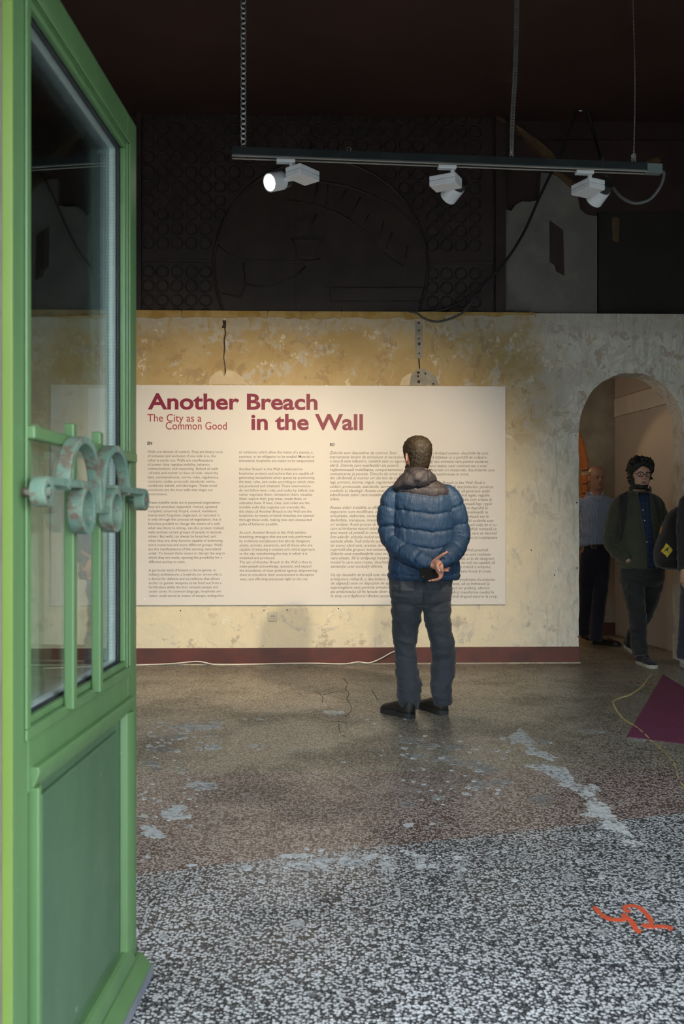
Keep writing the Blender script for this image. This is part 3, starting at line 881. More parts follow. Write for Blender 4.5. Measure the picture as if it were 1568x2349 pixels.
BEAM = []
def spotlight(px, ang, boxlen, boxw, aim, label, lit, side, watt, beam):
    q = track_at(px); p = ta+tdir*q
    s = thing('track_spotlight', label, 'spotlight', (p.x,p.y,TB), 0, 'spotlights on the track')
    R = Matrix.Rotation(tang,3,'Z')
    mb = MB(); mb.box((-.042,-.016,-.020),(.042,.016,-.0045)); me = mb.mesh('adapter'); me.transform(R.to_4x4()); o = link('adapter', me, M['lamp_white'], s)
    b = o.modifiers.new('bevel','BEVEL'); b.width = .003; b.segments = 2
    pof = Matrix.Rotation(tang,3,'Z')@Vector((.026,0,0))
    MB().tube([(pof.x,pof.y,-.019),(pof.x,pof.y,-.0405)], .010, 12).build('stem', M['lamp_white'], s, smooth=True)
    # driver box
    R2 = Matrix.Translation((pof.x,pof.y,0))@Matrix.Rotation(ang,4,'Z')
    bx_ = MB().box((-.02,-boxw+.02,-.086),(boxlen-.02,.02,-.0615)).mesh('driver_box'); bx_.transform(R2)
    o = link('driver_box', bx_, M['lamp_white'], s); b = o.modifiers.new('bevel','BEVEL'); b.width = .0025; b.segments = 2
    bx2 = MB().box((-.02,-boxw+.02,-.060),(boxlen-.02,.02,-.040)).mesh('driver_lid'); bx2.transform(R2)
    o = link('driver_lid', bx2, M['lamp_white'], s); b = o.modifiers.new('bevel','BEVEL'); b.width = .0025; b.segments = 2
    # lamp head
    hc = cpt(*side)-s.location
    bcen = R2@Vector((boxlen/2-.02, -boxw/2+.02, -.07))
    MB().tube([bcen, hc], .012, 12).build('pivot_arm', M['lamp_white'], s, smooth=True)
    axis = (Vector(aim)-(s.location+hc)).normalized()
    rot = axis.to_track_quat('Z','Y').to_matrix().to_4x4(); TR = Matrix.Translation(hc)@rot
    def lathe(name, prof, m, seg=32):
        rows = [[(r*math.cos(2*PI*k/seg), r*math.sin(2*PI*k/seg), z) for k in range(seg)] for (z,r) in prof]
        me = MB().grid(rows, True, False).mesh(name, True); me.transform(TR); 
        o = link(name, me, m, s); md = o.modifiers.new('edge','EDGE_SPLIT'); md.split_angle = .7; return o
    lathe('lamp_head', [(-.030,.0005),(-.030,.041),(.048,.042),(.049,.040),(.049,.0365),(.030,.034)], M['lamp_white'])
    hs = lathe('heat_sink', [(-.070,.0005),(-.070,.034),(-.0302,.038),(-.0302,.001)], M['heat_sink'])
    lm = bpy.data.materials.get('lamp_lens')
    lathe('lens', [(.036,.0345),(.0362,.0005)], M['lens'])
    ld = bpy.data.lights.new('spot_beam', 'SPOT'); ld.energy = watt; ld.color = (1.0,.79,.53)
    ld.spot_size = math.radians(beam); ld.spot_blend = .85; ld.shadow_soft_size = .035
    lo = bpy.data.objects.new('spot_beam', ld); COL.objects.link(lo); lo.parent = s
    lo.location = hc+axis*.055; lo.rotation_euler = axis.to_track_quat('-Z','Y').to_euler()
    return s
def lens_mat():
    m = bpy.data.materials.new('lamp_lens'); m.use_nodes = True; t = NT(m)
    t.b.inputs['Base Color'].default_value = (1,.9,.7,1)
    t.set(t.b.inputs['Emission Color'], t.mix(t.noise(t.coord(), 80, 1), (1,.86,.62), (1,.90,.70)))
    t.b.inputs['Emission Strength'].default_value = 14.0
    return m
M['lens'] = lens_mat()
spotlight(655, math.radians(49), .132, .090, (-2.6, 1.9, 1.5), 'lit track spotlight facing the door, glowing lens visible', True, (635,416,4.190), SPOT_WATT*.35, 60)
spotlight(1025, math.radians(152), .127, .094, (-1.45, 7.95, .85), 'middle track spotlight aimed away at the text panel', True, (1040,437,4.335), SPOT_WATT, 70)
spotlight(1340, math.radians(115), .127, .094, (.05, 7.95, .85), 'spotlight nearest the cable feed end of the track', True, (1374,444,4.402), SPOT_WATT*1.15, 70)

def top_of(px): p = ta+tdir*track_at(px); return Vector((p.x,p.y,TB+.064))
# hangers
h = top_of(558); hz = h.z-.004
links = thing('hanging_chain', 'steel link chain holding the left end of the track', 'chain', (h.x,h.y,hz))
lme = MB().tube([(.011*math.cos(a),0,.014*math.sin(a)) for a in [2*PI*i/14 for i in range(15)]], .0034, 6, False).mesh('chain_link', True); lme.materials.append(M['steel'])
z = .012; k = 0
while hz+z < CEIL-.01:
    o = bpy.data.objects.new('chain_link', lme); COL.objects.link(o); o.parent = links
    o.location = (0,0,z); o.rotation_euler = (0,0, (.35 if k%2 else -.25)); z += .0225; k += 1
h = top_of(1173); hz = h.z-.008
# perforated strap, slightly buckled, with round holes
strap = MB(); W = .0115; z = 0.0; rows = []
def strap_c(z):
    t = z/1.8; return Vector((.018*math.sin(z*2.2)*min(1,z*3)-.0+.012*min(z,1.0), .01*math.sin(z*3), z))
step = .0146
n = int((CEIL-hz)/step)
for i in range(n):
    z0 = i*step; z1 = z0+step
    c0, c1 = strap_c(z0), strap_c(z1); cm = (c0+c1)/2
    tw = .55*math.exp(-z0*3.0)+.12*math.sin(z0*2)
    u = Vector((math.cos(tw), math.sin(tw), 0))
    ou = [c0-u*W, c0+u*W, (c0+c1)/2+u*W, c1+u*W, c1-u*W, (c0+c1)/2-u*W]
    hr = .0042; up = Vector((0,0,1))
    ou = [c0-u*W, c0+u*W, cm+u*W, c1+u*W, c1-u*W, cm-u*W]
    inn = [cm+(-u*.7-up*.7)*hr, cm+(u*.7-up*.7)*hr, cm+u*hr, cm+(u*.7+up*.7)*hr, cm+(-u*.7+up*.7)*hr, cm-u*hr]
    strap.add(ou+inn, [(a,(a+1)%6,(a+1)%6+6,a+6) for a in range(6)])
so = strap.build('perforated_strap', M['steel']); so.location = (h.x,h.y,hz)
so.modifiers.new('thick','SOLIDIFY').thickness = .0012
tag(so, 'perforated steel strap holding the middle of the track', 'strap')
bo = MB().tube([(0,-.006,.016),(0,.006,.016)], .006, 8).build('bolt', M['steel'], so)
h = top_of(1453); hz = h.z-.004
wr = MB()
for ph in (0, PI):
    wr.tube([(.0022*math.cos(zz*160+ph)+.006*math.sin(zz*5), .0022*math.sin(zz*160+ph), zz) for zz in np.arange(0, CEIL-hz, .008)], .0013, 5)
for i in range(5): wr.tube([(.012*math.cos(a+i), .008*math.sin(a*1.3+i), -.004+.006*i+.004*math.sin(a*2)) for a in [2*PI*j/12 for j in range(13)]], .0016, 5)
wo = wr.build('suspension_wire', M['steel'], smooth=True); wo.location = (h.x,h.y,hz)
tag(wo, 'thin twisted wire holding the right end of the track', 'wire')

def cable(name, pts, r, m, label, n=60, cat='cable'):
    P = catmull([tuple(p) for p in pts], n)
    o = MB().tube([tuple(p) for p in P], r, 8).build(name, m, None, smooth=True); tag(o, label, cat); return o
te = ta+tdir*(tl+.084)
dpt = lambda px,py,d: cpt(px,py,d)
cable('feed_cable', [(te.x,te.y,TB+.012), tuple(cpt(1522,402,4.30)), tuple(cpt(1512,430,4.31)), tuple(cpt(1488,458,4.33)), tuple(cpt(1455,466,4.35)), tuple(cpt(1425,452,4.38)), tuple(cpt(1402,425,4.42)), tuple(cpt(1388,398,4.46)), tuple(cpt(1380,360,4.50))], .0075, M['cable_grey'], 'grey feed cable looping down from the track end')
UY = WALL_Y+.02
U = lambda px,py,y=UY: on_y(px,py,y)
cable('power_cable', [U(1398,420,7.6), U(1380,372,7.75), U(1362,310), U(1350,262), U(1338,243), U(1326,246), U(1310,290), U(1288,345), U(1266,392), U(1238,450), U(1205,525), U(1176,575), U(1148,612), U(1110,650), U(1065,688,7.96), U(1030,706,7.96), U(995,714,7.955), U(962,716,7.955)], .012, M['cable_black'], 'thick black cable sagging from a hook to the wall top', 90)
cable('loose_cable', [U(1085,690,7.93), U(1062,716,7.925), U(1035,730,7.925), U(1000,738,7.92), U(972,730,7.925), U(955,718,7.935), U(930,716,7.95)], .009, M['cable_grey'], 'grey cable loop drooping over the top of the plaster wall', 40)
hk = U(1331,244)
ho = MB().tube([(0,0,.0),(0,0,.03),(.0,.0,CEIL-hk.z)], .004, 6).tube([(.02*math.cos(a),0,-.02+.02*math.sin(a)) for a in [PI/2+1.6*PI*i/14 for i in range(15)]], .005, 6).build('ceiling_hook', M['steel']); ho.location = hk
tag(ho, 'small wire hook on the ceiling carrying the black cable', 'hook')
# white cable along the skirting
fy = WALL_Y-.05
W_ = lambda px, py: on_floor(px,py)
pts = []
for (px,py) in ((100,1535),(230,1530),(330,1525.5),(400,1522),(455,1517.5),(490,1524),(540,1526),(590,1523.5),(650,1522),(720,1521.5),(790,1523),(822,1518.5)):
    p = on_y(px, py, fy); zz = max(p.z, .006); q = on_floor(px,max(py,1519)) if py > 1523 else p
    y = min(fy, q.y); pts.append((on_y(px,py,y).x, y, max(on_y(px,py,y).z,.006)))
pts += [tuple(on_y(845,1521,fy)), tuple(on_y(872,1511,fy)), tuple(on_y(902,1495,fy)), tuple(on_y(925,1492,fy)), tuple(on_y(948,1500,fy))]
pts = [(p[0],p[1],max(p[2],.006)) for p in pts]
cable('extension_cable', pts, .0058, M['cable_white'], 'white cable lying along the oxblood skirting', 110)

# ------------------------------------------------------------------ carved panel above the wall
PY_ = WALL_Y+.17
sc = 2100/ (PY_)
pl = U(321,480,PY_).x; pr = U(1136,480,PY_).x; ptop = U(700,246,PY_).z; pbot = WALL_TOP-.05
cp = thing('carved_panel', 'dark wooden panel of ring ornament with a large round medallion', 'wall panel', ((pl+pr)/2, PY_+.02, pbot))
ox, oz = (pl+pr)/2, pbot
MB().box((pl-ox,.0,0),(pr-ox,.03,ptop-oz)).build('backing_board', M['panel_wood'], cp)
for a,b in (((pl-ox-.03,-.03,0),(pl-ox+.012,.03,ptop-oz)),((pr-ox-.012,-.03,0),(pr-ox+.03,.03,ptop-oz)),((pl-ox-.03,-.03,ptop-oz),(pr-ox+.03,.03,ptop-oz+.03))):
    MB().box(a,b).build('panel_frame', M['panel_wood'], cp, bevel=.004)
pitch = 32.6/ (2100/(PY_))
mcx = U(736,600,PY_).x-ox; mcz = U(736,612,PY_).z-oz; MR = 244/(2100/PY_)
rme = MB().tube([(.050*math.cos(a),0,.050*math.sin(a)) for a in [2*PI*i/16 for i in range(17)]], .0075, 4, False).mesh('ring', True); rme.materials.append(M['panel_wood'])
bz_ = U(400,597,PY_).z-oz
nrow = int((ptop-oz)/pitch); ncol = int((pr-pl)/pitch)
random.seed(2); rc = 0
for j in range(nrow+1):
    for i in range(ncol):
        x = pl-ox+pitch*(i+.55); zz = ptop-oz-pitch*(j+.6)
        if zz < .02 or abs(zz-bz_) < .035: continue
        if math.hypot(x-mcx, zz-mcz) < MR+.045 or (zz < mcz-.05 and abs(x-mcx) < MR-.02): continue
        o = bpy.data.objects.new('ring', rme); COL.objects.link(o); o.parent = cp
        o.location = (x, -.006, zz); rc += 1
for (a,b) in ((pl-ox+.012, mcx-MR+.0),(mcx+MR, pr-ox-.012)):
    MB().box((a,-.016,bz_-.012),(b,0,bz_+.012)).build('batten', M['panel_wood'], cp, bevel=.003)
# medallion
med = MB()
ang0, ang1 = -.50, PI+.50
disc = [(mcx+MR*math.cos(ang0+(ang1-ang0)*i/60), mcz+MR*math.sin(ang0+(ang1-ang0)*i/60)) for i in range(61)]
disc = [p for p in disc if p[1] > .004]
disc = [(disc[0][0]-.03,.002)]+disc+[(disc[-1][0]+.03,.002)]
mo_ = med.prism(disc, -.026, 0).build('medallion', M['panel_wood'], cp); tri(mo_)
def relief(name, pts, r=.009, y=-.028): return MB().tube([(p[0],y,p[1]) for p in pts], r, 6).build(name, M['panel_wood'], mo_, smooth=True)
relief('rim', disc[1:-1], .012)
mp = lambda px,py: (U(px,py,PY_-.026).x-ox, U(px,py,PY_-.026).z-oz)
def poly(pxs): return [mp(*p) for p in pxs]
relief('banner_edge', poly([(655,412),(720,414),(790,424),(850,445),(900,470),(955,515)]))
relief('banner_edge', poly([(655,458),(720,468),(780,490),(840,532),(880,580),(925,610)]))
for a,b in (((728,418),(722,466)),((752,420),(748,474)),((795,432),(770,478)),((826,452),(800,500)),((846,490),(828,530)),((880,505),(866,560)),((900,530),(886,570)),((935,565),(930,592))):
    relief('relief_stroke', poly([a,b]), .007)
relief('scroll_line', poly([(498,560),(520,580),(553,596),(600,599),(680,600),(735,592)]))
relief('scroll_line', poly([(565,650),(600,657),(640,651),(680,630),(700,610)]))
relief('scroll_line', poly([(510,672),(550,680),(562,650),(557,600)]), .007)
pot = MB().prism(poly([(672,548),(738,548),(718,594),(684,594)]), -.045, -.02).build('flower_pot', M['panel_wood'], mo_, bevel=.006); 
relief('pot_rim', poly([(668,548),(705,542),(740,548),(705,555),(668,548)]), .008)
relief('plant_stem', poly([(705,545),(712,515),(725,490)]), .007)
MB().prism(poly([(742,650),(972,650),(972,658),(742,658)]), -.05, -.02).build('ledge', M['panel_wood'], mo_)
MB().prism(poly([(756,660),(970,660),(964,690),(758,690)]), -.042, -.02).build('ledge_front', M['panel_wood'], mo_, bevel=.004)
for px in (760, 784, 950): MB().prism(poly([(px,692),(px+8,692),(px+8,716),(px,716)]), -.042, -.02).build('ledge_post', M['panel_wood'], mo_)
MB().box((mp(678,500)[0]-.002,-.0275,.004),(mp(678,500)[0]+.002,-.0255,mcz+MR-.02)).build('board_joint', M['black_void'], mo_)

# bare pier, peeling paint and dark recess right of the panel
wu = bpy.data.objects['wall_upper']
def upoly(name, pxs, m, y0, y1, **k):
    o = MB().prism([(U(p[0],p[1],y0).x, U(p[0],p[1],y0).z) for p in pxs], y0, y1).build(name, m, wu, **k); tri(o); return o
upoly('dark_post', [(1137,262),(1160,272),(1160,722),(1137,722)], M['panel_wood'], WALL_Y+.13, WALL_Y+.24)
upoly('bare_plaster', [(1160,480),(1172,484),(1182,470),(1196,462),(1215,463),(1238,458),(1240,396),(1262,398),(1290,410),(1315,432),(1325,452),(1330,480),(1345,492),(1369,496),(1369,722),(1160,722)], M['upper_grey'], WALL_Y+.16, WALL_Y+.24)
upoly('torn_patch', [(1260,505),(1291,528),(1294,632),(1275,622),(1272,608),(1261,600)], M['dark_paint'], WALL_Y+.152, WALL_Y+.165)
M['tan_plaster'] = noisy('tan_bared_plaster', (.13,.075,.035), (.085,.05,.026), 14, .95, bump=.5, bscale=40)
upoly('peeled_strip', [(1182,285),(1205,300),(1235,322),(1262,345),(1285,372),(1270,376),(1240,352),(1210,322),(1186,300)], M['tan_plaster'], WALL_Y+.18, WALL_Y+.24)
upoly('peeled_strip', [(1262,390),(1290,398),(1320,420),(1330,440),(1315,436),(1290,414)], M['tan_plaster'], WALL_Y+.150, WALL_Y+.24)
upoly('peeled_strip', [(1476,372),(1490,364),(1510,360),(1516,370),(1500,378),(1480,380)], M['tan_plaster'], WALL_Y+.19, WALL_Y+.24)
upoly('peeled_strip', [(1138,268),(1150,272),(1162,282),(1152,281),(1140,274)], M['tan_plaster'], WALL_Y+.125, WALL_Y+.14)
upoly('peeled_strip', [(1403,500),(1412,497),(1420,502),(1419,556),(1405,552)], M['tan_plaster'], WALL_Y+.19, WALL_Y+.24)
upoly('recess_board', [(1372,486),(1660,486),(1660,722),(1372,722)], M['black_void'], WALL_Y+.20, WALL_Y+.24)  # flat near-black board standing in for the recess
upoly('picture_rail', [(1180,314),(1660,314),(1660,319),(1180,319)], M['dark_paint'], WALL_Y+.21, WALL_Y+.24)
pe = upoly('peeled_spot', [(570,240),(590,234),(600,238),(617,236),(612,246),(598,247),(585,244)], M['tan_plaster'], WALL_Y+.20, WALL_Y+.24)
# rubble lying on the wall top
random.seed(5)
rb = MB()
for i in range(26):
    px = random.choice([random.uniform(1140,1215), random.uniform(1150,1190), random.uniform(1190,1240)])
    p = on_y(px, 712, WALL_Y+.05); r = random.uniform(.010,.028)
    rb.ball((p.x, WALL_Y+.05+random.uniform(-.02,.05), WALL_TOP+r*.55), (r*random.uniform(.8,1.5), r, r*.7), 6, 4)
ro = rb.build('rubble', M['tan_plaster']); ro['kind'] = 'stuff'; tag(ro, 'small heap of plaster rubble on the wall top', 'rubble')

# ------------------------------------------------------------------ scars of the plaster wall
M['crack'] = noisy('dark_crack', (.030,.022,.016), (.05,.038,.026), 30, .95)
M['cement'] = noisy('grey_cement_fill', (.36,.33,.27), (.27,.25,.21), 12, .95, bump=.4, bscale=50)
M['cream_fill'] = noisy('cream_plaster_fill', (.62,.52,.36), (.55,.45,.30), 9, .95, bump=.3, bscale=40)
WY = WALL_Y
def wprism(name, pxs, m, y0, y1):
    o = MB().prism([(on_y(p[0],p[1],WY).x, on_y(p[0],p[1],WY).z) for p in pxs], y0, y1).build(name, m, wb); tri(o); return o
def blob(cx, cy, rx, ry, n=22, amp=.12, seed=0):
    random.seed(seed); return [(cx+rx*math.cos(2*PI*i/n)*(1+random.uniform(-amp,amp)), cy+ry*math.sin(2*PI*i/n)*(1+random.uniform(-amp,amp))) for i in range(n)]
wprism('plaster_fill', [(478,881),(482,866),(494,854),(508,849),(514,866),(520,849),(540,853),(556,866),(563,881)], M['cream_fill'], WY-.004, WY+.01)
wprism('plaster_fill', [(938,884),(942,862),(952,850),(966,845),(985,852),(998,864),(1006,884)], M['cement'], WY-.005, WY+.01)
wprism('plaster_fill', [(916,884),(922,868),(936,858),(944,856),(940,884)], M['cream_fill'], WY-.003, WY+.01)
def crackline(pts, w, seed=1):
    random.seed(seed); L = []; R = []
    for (x,y) in pts:
        ww = w*random.uniform(.5,1.3); L.append((x-ww,y)); R.append((x+ww,y))
    return L+R[::-1]
wprism('crack', crackline([(516,737),(515,750),(517,765),(514,780),(515,800),(513,820),(516,840),(517,860),(520,880)], 1.6, 3), M['crack'], WY-.003, WY+.01)
wprism('chase', crackline([(514,735),(515,744),(513,752)], 6, 4), M['crack'], WY-.0025, WY+.01)
wprism('chase', crackline([(958,737),(961,752),(959,770),(962,790),(960,806),(960,822)], 7.5, 5), M['cement'], WY-.003, WY+.01)
wprism('crack', crackline([(960,822),(961,834),(962,850)], 1.3, 6), M['crack'], WY-.004, WY+.01)
for (px,py,r) in ((960,741,2.2),(960,758,2.2),(960,777,2),(961,789,3.2),(961,811,2),(959,855,3),(975,857,2.2),(960,876,3.4),(993,881,2.2),(958,863,2.2)):
    wprism('drill_hole', blob(px,py,r,r*1.2,8,.2,int(px+py)), M['crack'], WY-.007, WY+.01)
for (px,py) in ((1320,999),(1322,1153),(1323,1303),(1326,1461),(1218,1262),(1271,1319),(414,1401),(605,1400),(658,1399),(776,1396)):
    wprism('drill_hole', blob(px,py,1.6,1.6,8,.1,int(px)), M['crack'], WY-.002, WY+.01)
# flush socket under the board
M['socket'] = noisy('aged_white_plastic', (.60,.55,.44), (.54,.49,.39), 12, .5)
sk = on_y(624.5,1414.5,WY)
so_ = thing('power_outlet', 'aged white power socket on the wall below the text panel', 'power outlet', (sk.x,WY-.001,sk.z))
MB().box((-.040,-.010,-.040),(.040,0,.040)).build('cover_plate', M['socket'], so_, bevel=.005)
rows = [[(r*math.cos(2*PI*k/20), y, r*math.sin(2*PI*k/20)) for k in range(20)] for (r,y) in ((.024,-.0105),(.024,-.013),(.020,-.013),(.019,-.0108),(.0005,-.0108))]
sock = MB().grid(rows).build('socket_ring', M['socket'], so_, smooth=True, fix=True)
for xx in (-.008,.008): MB().tube([(xx,-.0125,0),(xx,-.0100,0)], .0032, 8).build('contact_hole', M['crack'], so_)
MB().box((-.004,-.0125,.012),(.004,-.0106,.020)).build('earth_clip', M['steel'], so_)

# ------------------------------------------------------------------ marks on the floor
def stain_mat(name, c1, c2, a0, a1):
    m = noisy(name, c1, c2, 30, .95, bump=.3, bscale=80); t = NT(m); co = t.coord()
    n = t.math('ADD', t.math('MULTIPLY', t.noise(co, 42, 5, .7), .6), t.math('MULTIPLY', t.noise(co, 11, 4, .6), .4))
    t.set(t.b.inputs['Alpha'], t.step(n, a0, a1)); return m
M['stain'] = stain_mat('dried_white_plaster', (.56,.57,.575), (.42,.435,.44), .40, .50)
M['stain_thin'] = stain_mat('thin_plaster_smear', (.42,.43,.43), (.30,.305,.305), .41, .60)
def floor_blob(px, py, rx, ry, seed, n=26, amp=.30, ang=0):
    rnd = random.Random(seed); ph = [rnd.uniform(0,6.28) for _ in range(5)]; out = []
    for i in range(n):
        a = 2*PI*i/n
        r = 1+amp*(.5*math.sin(2*a+ph[0])+.45*math.sin(3*a+ph[1])+.4*math.sin(5*a+ph[2])+.35*math.sin(8*a+ph[3])+.25*math.sin(11*a+ph[4])+.3*math.sin(17*a+ph[2]*3))*.6+rnd.uniform(-.10,.10)
        dx, dy = rx*r*math.cos(a), ry*r*math.sin(a)
        q = on_floor(px+dx*math.cos(ang)-dy*math.sin(ang), py+dx*math.sin(ang)+dy*math.cos(ang)); out.append((q.x,q.y))
    return out
SZ_ = [.0006]
def stain(px, py, rx, ry, seed, m='stain', ang=0, amp=.30):
    SZ_[0] += .000012
    P = floor_blob(px,py,rx*1.12,ry*1.12,seed,56,amp*1.25,ang)
    o = MB().prism(P, -.002, SZ_[0], 'z').build('plaster_stain', M[m], fl); tri(o); return o
big = [(465,1803,29,9),(392,1862,24,7),(412,1852,14,5),(404,1873,30,6),(352,1912,22,10),(340,1900,16,5),(330,1872,9,3),(430,1668,34,4),(480,1667,24,4),(497,1658,14,3),(765,1634,24,4),(462,1670,20,4),
 (488,1716,15,4),(455,1717,8,3),(590,1711,16,3),(595,1650,8,2.4),(562,1650,5,2),(670,1963,26,4),(740,1978,22,8),(800,1977,26,9),(845,1967,14,6),(890,1985,16,8),(885,1965,16,4),(1050,1990,12,6),(965,1967,15,6),(962,1988,10,6),(1050,1967,14,5),(745,1992,9,6),(690,1985,20,6),(560,1992,14,5),(440,1985,10,3),
 (600,2022,8,4),(700,1962,16,4),(936,1893,10,5),(992,1890,6,3),(340,1964,7,3),(300,1720,6,2)]
for i,(a,b,c,d) in enumerate(big): stain(a,b,c,d,100+i)
# diagonal drag of plaster towards the lower right
diag = [(1188,1690,13,16,.7),(1196,1696,22,9,.25),(1216,1712,14,6,.5),(1238,1730,28,6,.15),(1258,1738,10,5,.6),(1252,1762,34,7,.1),(1276,1772,30,13,.35),(1296,1784,18,9,.6),(1312,1802,24,5,.1),(1334,1812,22,9,.3),(1346,1824,18,7,.5),(1362,1808,14,6,.3),(1360,1848,16,9,.3),(1376,1864,26,12,.5),(1395,1876,22,14,.6),(1402,1892,26,10,.3),(1430,1908,16,5,.35),(1449,1935,20,7,.2),(1380,1848,18,5,.3),(1350,1870,14,4,.1)]
for i,(a,b,c,d,g) in enumerate(diag): stain(a,b,c,d,300+i,'stain',g,.38)
thin = [(940,1700,26,6),(985,1712,22,5),(1010,1740,28,6),(950,1735,20,5),(1040,1715,24,5),(1070,1750,30,6),(1120,1770,26,7),(1150,1795,24,6),(1108,1760,20,5),(1100,1800,22,6),(1240,1835,22,7),(1360,1677,24,4),(1460,1698,16,5),(1245,1703,16,4),(400,1690,24,4),(370,1720,26,4),(345,1752,20,4),(360,1765,14,4),(420,1765,16,3),(1505,2005,20,9),(1310,2018,22,10),(1300,2005,10,5),(1120,1970,16,5),(1200,1965,16,5),(680,2120,14,8),(1005,1830,14,4),(930,1845,12,3),(1385,2140,26,8),(375,2150,10,6)]
for i,(a,b,c,d) in enumerate(thin): stain(a,b,c,d,500+i,'stain_thin')
random.seed(21); sm = MB()
def specks(n, x0, x1, y0, y1, r0, r1):
    for i in range(n):
        px = random.uniform(x0,x1); py = random.uniform(y0,y1); r = random.uniform(r0,r1)
        SZ_[0] += .000002
        sm.prism(floor_blob(px,py,r*1.8,r*.6,random.random(),9,.3), -.001, SZ_[0]-.0003, 'z')
specks(60, 330, 520, 1655, 1725, 1.5, 4); specks(30, 325, 460, 1730, 1900, 1.5, 4); specks(34, 640, 1090, 1945, 2000, 2, 5)
specks(46, 920, 1170, 1680, 1850, 2, 5); specks(16, 560, 930, 1640, 1750, 1, 3); specks(20, 1100, 1400, 1900, 2080, 2, 5)
spo_ = sm.build('plaster_specks', M['stain'], fl); spo_['kind'] = 'stuff'
M['floor_crack'] = noisy('dusty_crack', (.045,.040,.034), (.07,.062,.05), 30, .95)
# cracks in the terrazzo
def floor_ribbon(pxs, wpx, z, mb=None, seed=3):
    random.seed(seed); mb = mb or MB(); L = []; R = []
    P = catmull([(p[0],p[1],0) for p in pxs], max(len(pxs)*4, 8))
    for i,p in enumerate(P):
        a = P[min(i+1,len(P)-1)]-P[max(i-1,0)]; a = a/ (np.linalg.norm(a)+1e-9); w = wpx*random.uniform(.7,1.3)/2
        f = max(.35, abs(a[1]))
        L.append(on_floor(p[0]-a[1]*w, p[1]+a[0]*w*.6)); R.append(on_floor(p[0]+a[1]*w, p[1]-a[0]*w*.6))
    n = len(L); vs = [(q.x,q.y,z) for q in L]+[(q.x,q.y,z) for q in R]+[(q.x,q.y,-.002) for q in L]+[(q.x,q.y,-.002) for q in R]
    fs = []
    for i in range(n-1): fs += [(i,i+1,n+i+1,n+i),(2*n+i,2*n+i+1,i+1,i),(n+i,n+i+1,3*n+i+1,3*n+i)]
    mb.add(vs, fs); return mb
for pxs in ([(786,1556),(797,1568),(792,1580),(800,1592),(795,1604),(804,1618),(804,1632),(790,1645)], [(728,1588),(740,1600),(738,1612)], [(760,1657),(778,1655),(795,1658)], [(776,1660),(780,1680),(792,1692)], [(740,1594),(765,1588),(792,1588)], [(852,1582),(860,1596),(866,1606)]):
    floor_ribbon(pxs, 1.7, .0005).build('crack', M['floor_crack'], fl)
# magenta sheet on the floor
M['mat_pink'] = noisy('magenta_felt', (.135,.012,.060), (.115,.010,.050), 6, .9)
q0, q1, q2, q3 = on_floor(1437,1690), on_floor(1568,1707), on_floor(1520,1548), on_floor(1546,1564)
e1 = (q1-q0).normalized(); e2 = (q3-q2).normalized()
den = e1.x*e2.y-e1.y*e2.x; tt_ = ((q2.x-q0.x)*e2.y-(q2.y-q0.y)*e2.x)/den
qa = q0+e1*tt_          # the sheet is a long triangle pointing at the arch
mt = MB().prism([(q0.x-q0.x,q0.y-q0.y),(qa.x-q0.x,qa.y-q0.y),(q2.x-q0.x,q2.y-q0.y)], 0, .003, 'z').build('floor_mat', M['mat_pink'], fix=True); mt.location = (q0.x,q0.y,.0004)
tag(mt, 'flat triangular magenta sheet lying on the floor by white sneakers', 'mat')
# yellow chalk line
M['chalk'] = noisy('yellow_chalk', (.50,.42,.17), (.38,.32,.15), 60, .95)
ck = MB()
floor_ribbon([(1495,1547),(1483,1560),(1474,1573),(1455,1588),(1440,1596),(1416,1603),(1405,1611),(1409,1622),(1416,1634),(1430,1650),(1450,1663),(1462,1671)], 2.6, .0046, ck)
for seg in ([(1464,1673),(1474,1681)],[(1478,1685),(1488,1695)],[(1490,1698),(1498,1704)],[(1503,1708),(1520,1724)],[(1524,1727),(1531,1735)],[(1534,1740),(1541,1747)],[(1544,1750),(1552,1768)],[(1553,1772),(1554,1788)],[(1559,1795),(1568,1806)],[(1571,1812),(1580,1826)],[(1482,1503),(1492,1510)],[(1495,1513),(1502,1519)]):
    floor_ribbon(seg, 3.4, .0046, ck)
co_ = ck.build('chalk_line', M['chalk'], fl)
co_['label'] = 'dashed yellow chalk line wandering over the floor'
# orange sprayed mark
M['orange'] = noisy('orange_spray_paint', (.60,.085,.030), (.52,.075,.030), 30, .7)
om = MB(); Q = lambda l: [(1100+a/3.35,1500+b/3.35) for a,b in l]
floor_ribbon(Q([(872,1945),(905,1975),(940,2010),(990,2035),(1060,2045),(1150,2035)]), 12, .0010, om)
floor_ribbon(Q([(1100,1950),(1160,1935),(1220,1950),(1270,1990),(1300,2030),(1320,2075),(1250,2090)]), 11, .0011, om)
floor_ribbon(Q([(1110,1945),(1120,1975),(1160,1980)]), 9, .0012, om)
floor_ribbon(Q([(1095,2000),(1140,2035),(1180,2080),(1205,2125),(1240,2135)]), 13, .0013, om)
floor_ribbon(Q([(1245,2080),(1300,2100),(1380,2095),(1440,2100),(1480,2120)]), 11, .0014, om)
oo = om.build('sprayed_mark', M['orange'], fl); oo['label'] = 'orange sprayed scribble on the terrazzo'
om2 = MB()
for l in ([(818,0)],): pass
floor_ribbon([(1443,1563),(1450,1566)], 5, .0009, om2); floor_ribbon([(1460,1567),(1468,1569)], 5, .0009, om2); floor_ribbon([(1478,1569),(1498,1571)], 4, .0009, om2)
M['orange_faint'] = noisy('worn_orange_paint', (.22,.055,.035), (.16,.05,.035), 30, .8)
om2.build('sprayed_mark', M['orange_faint'], fl)
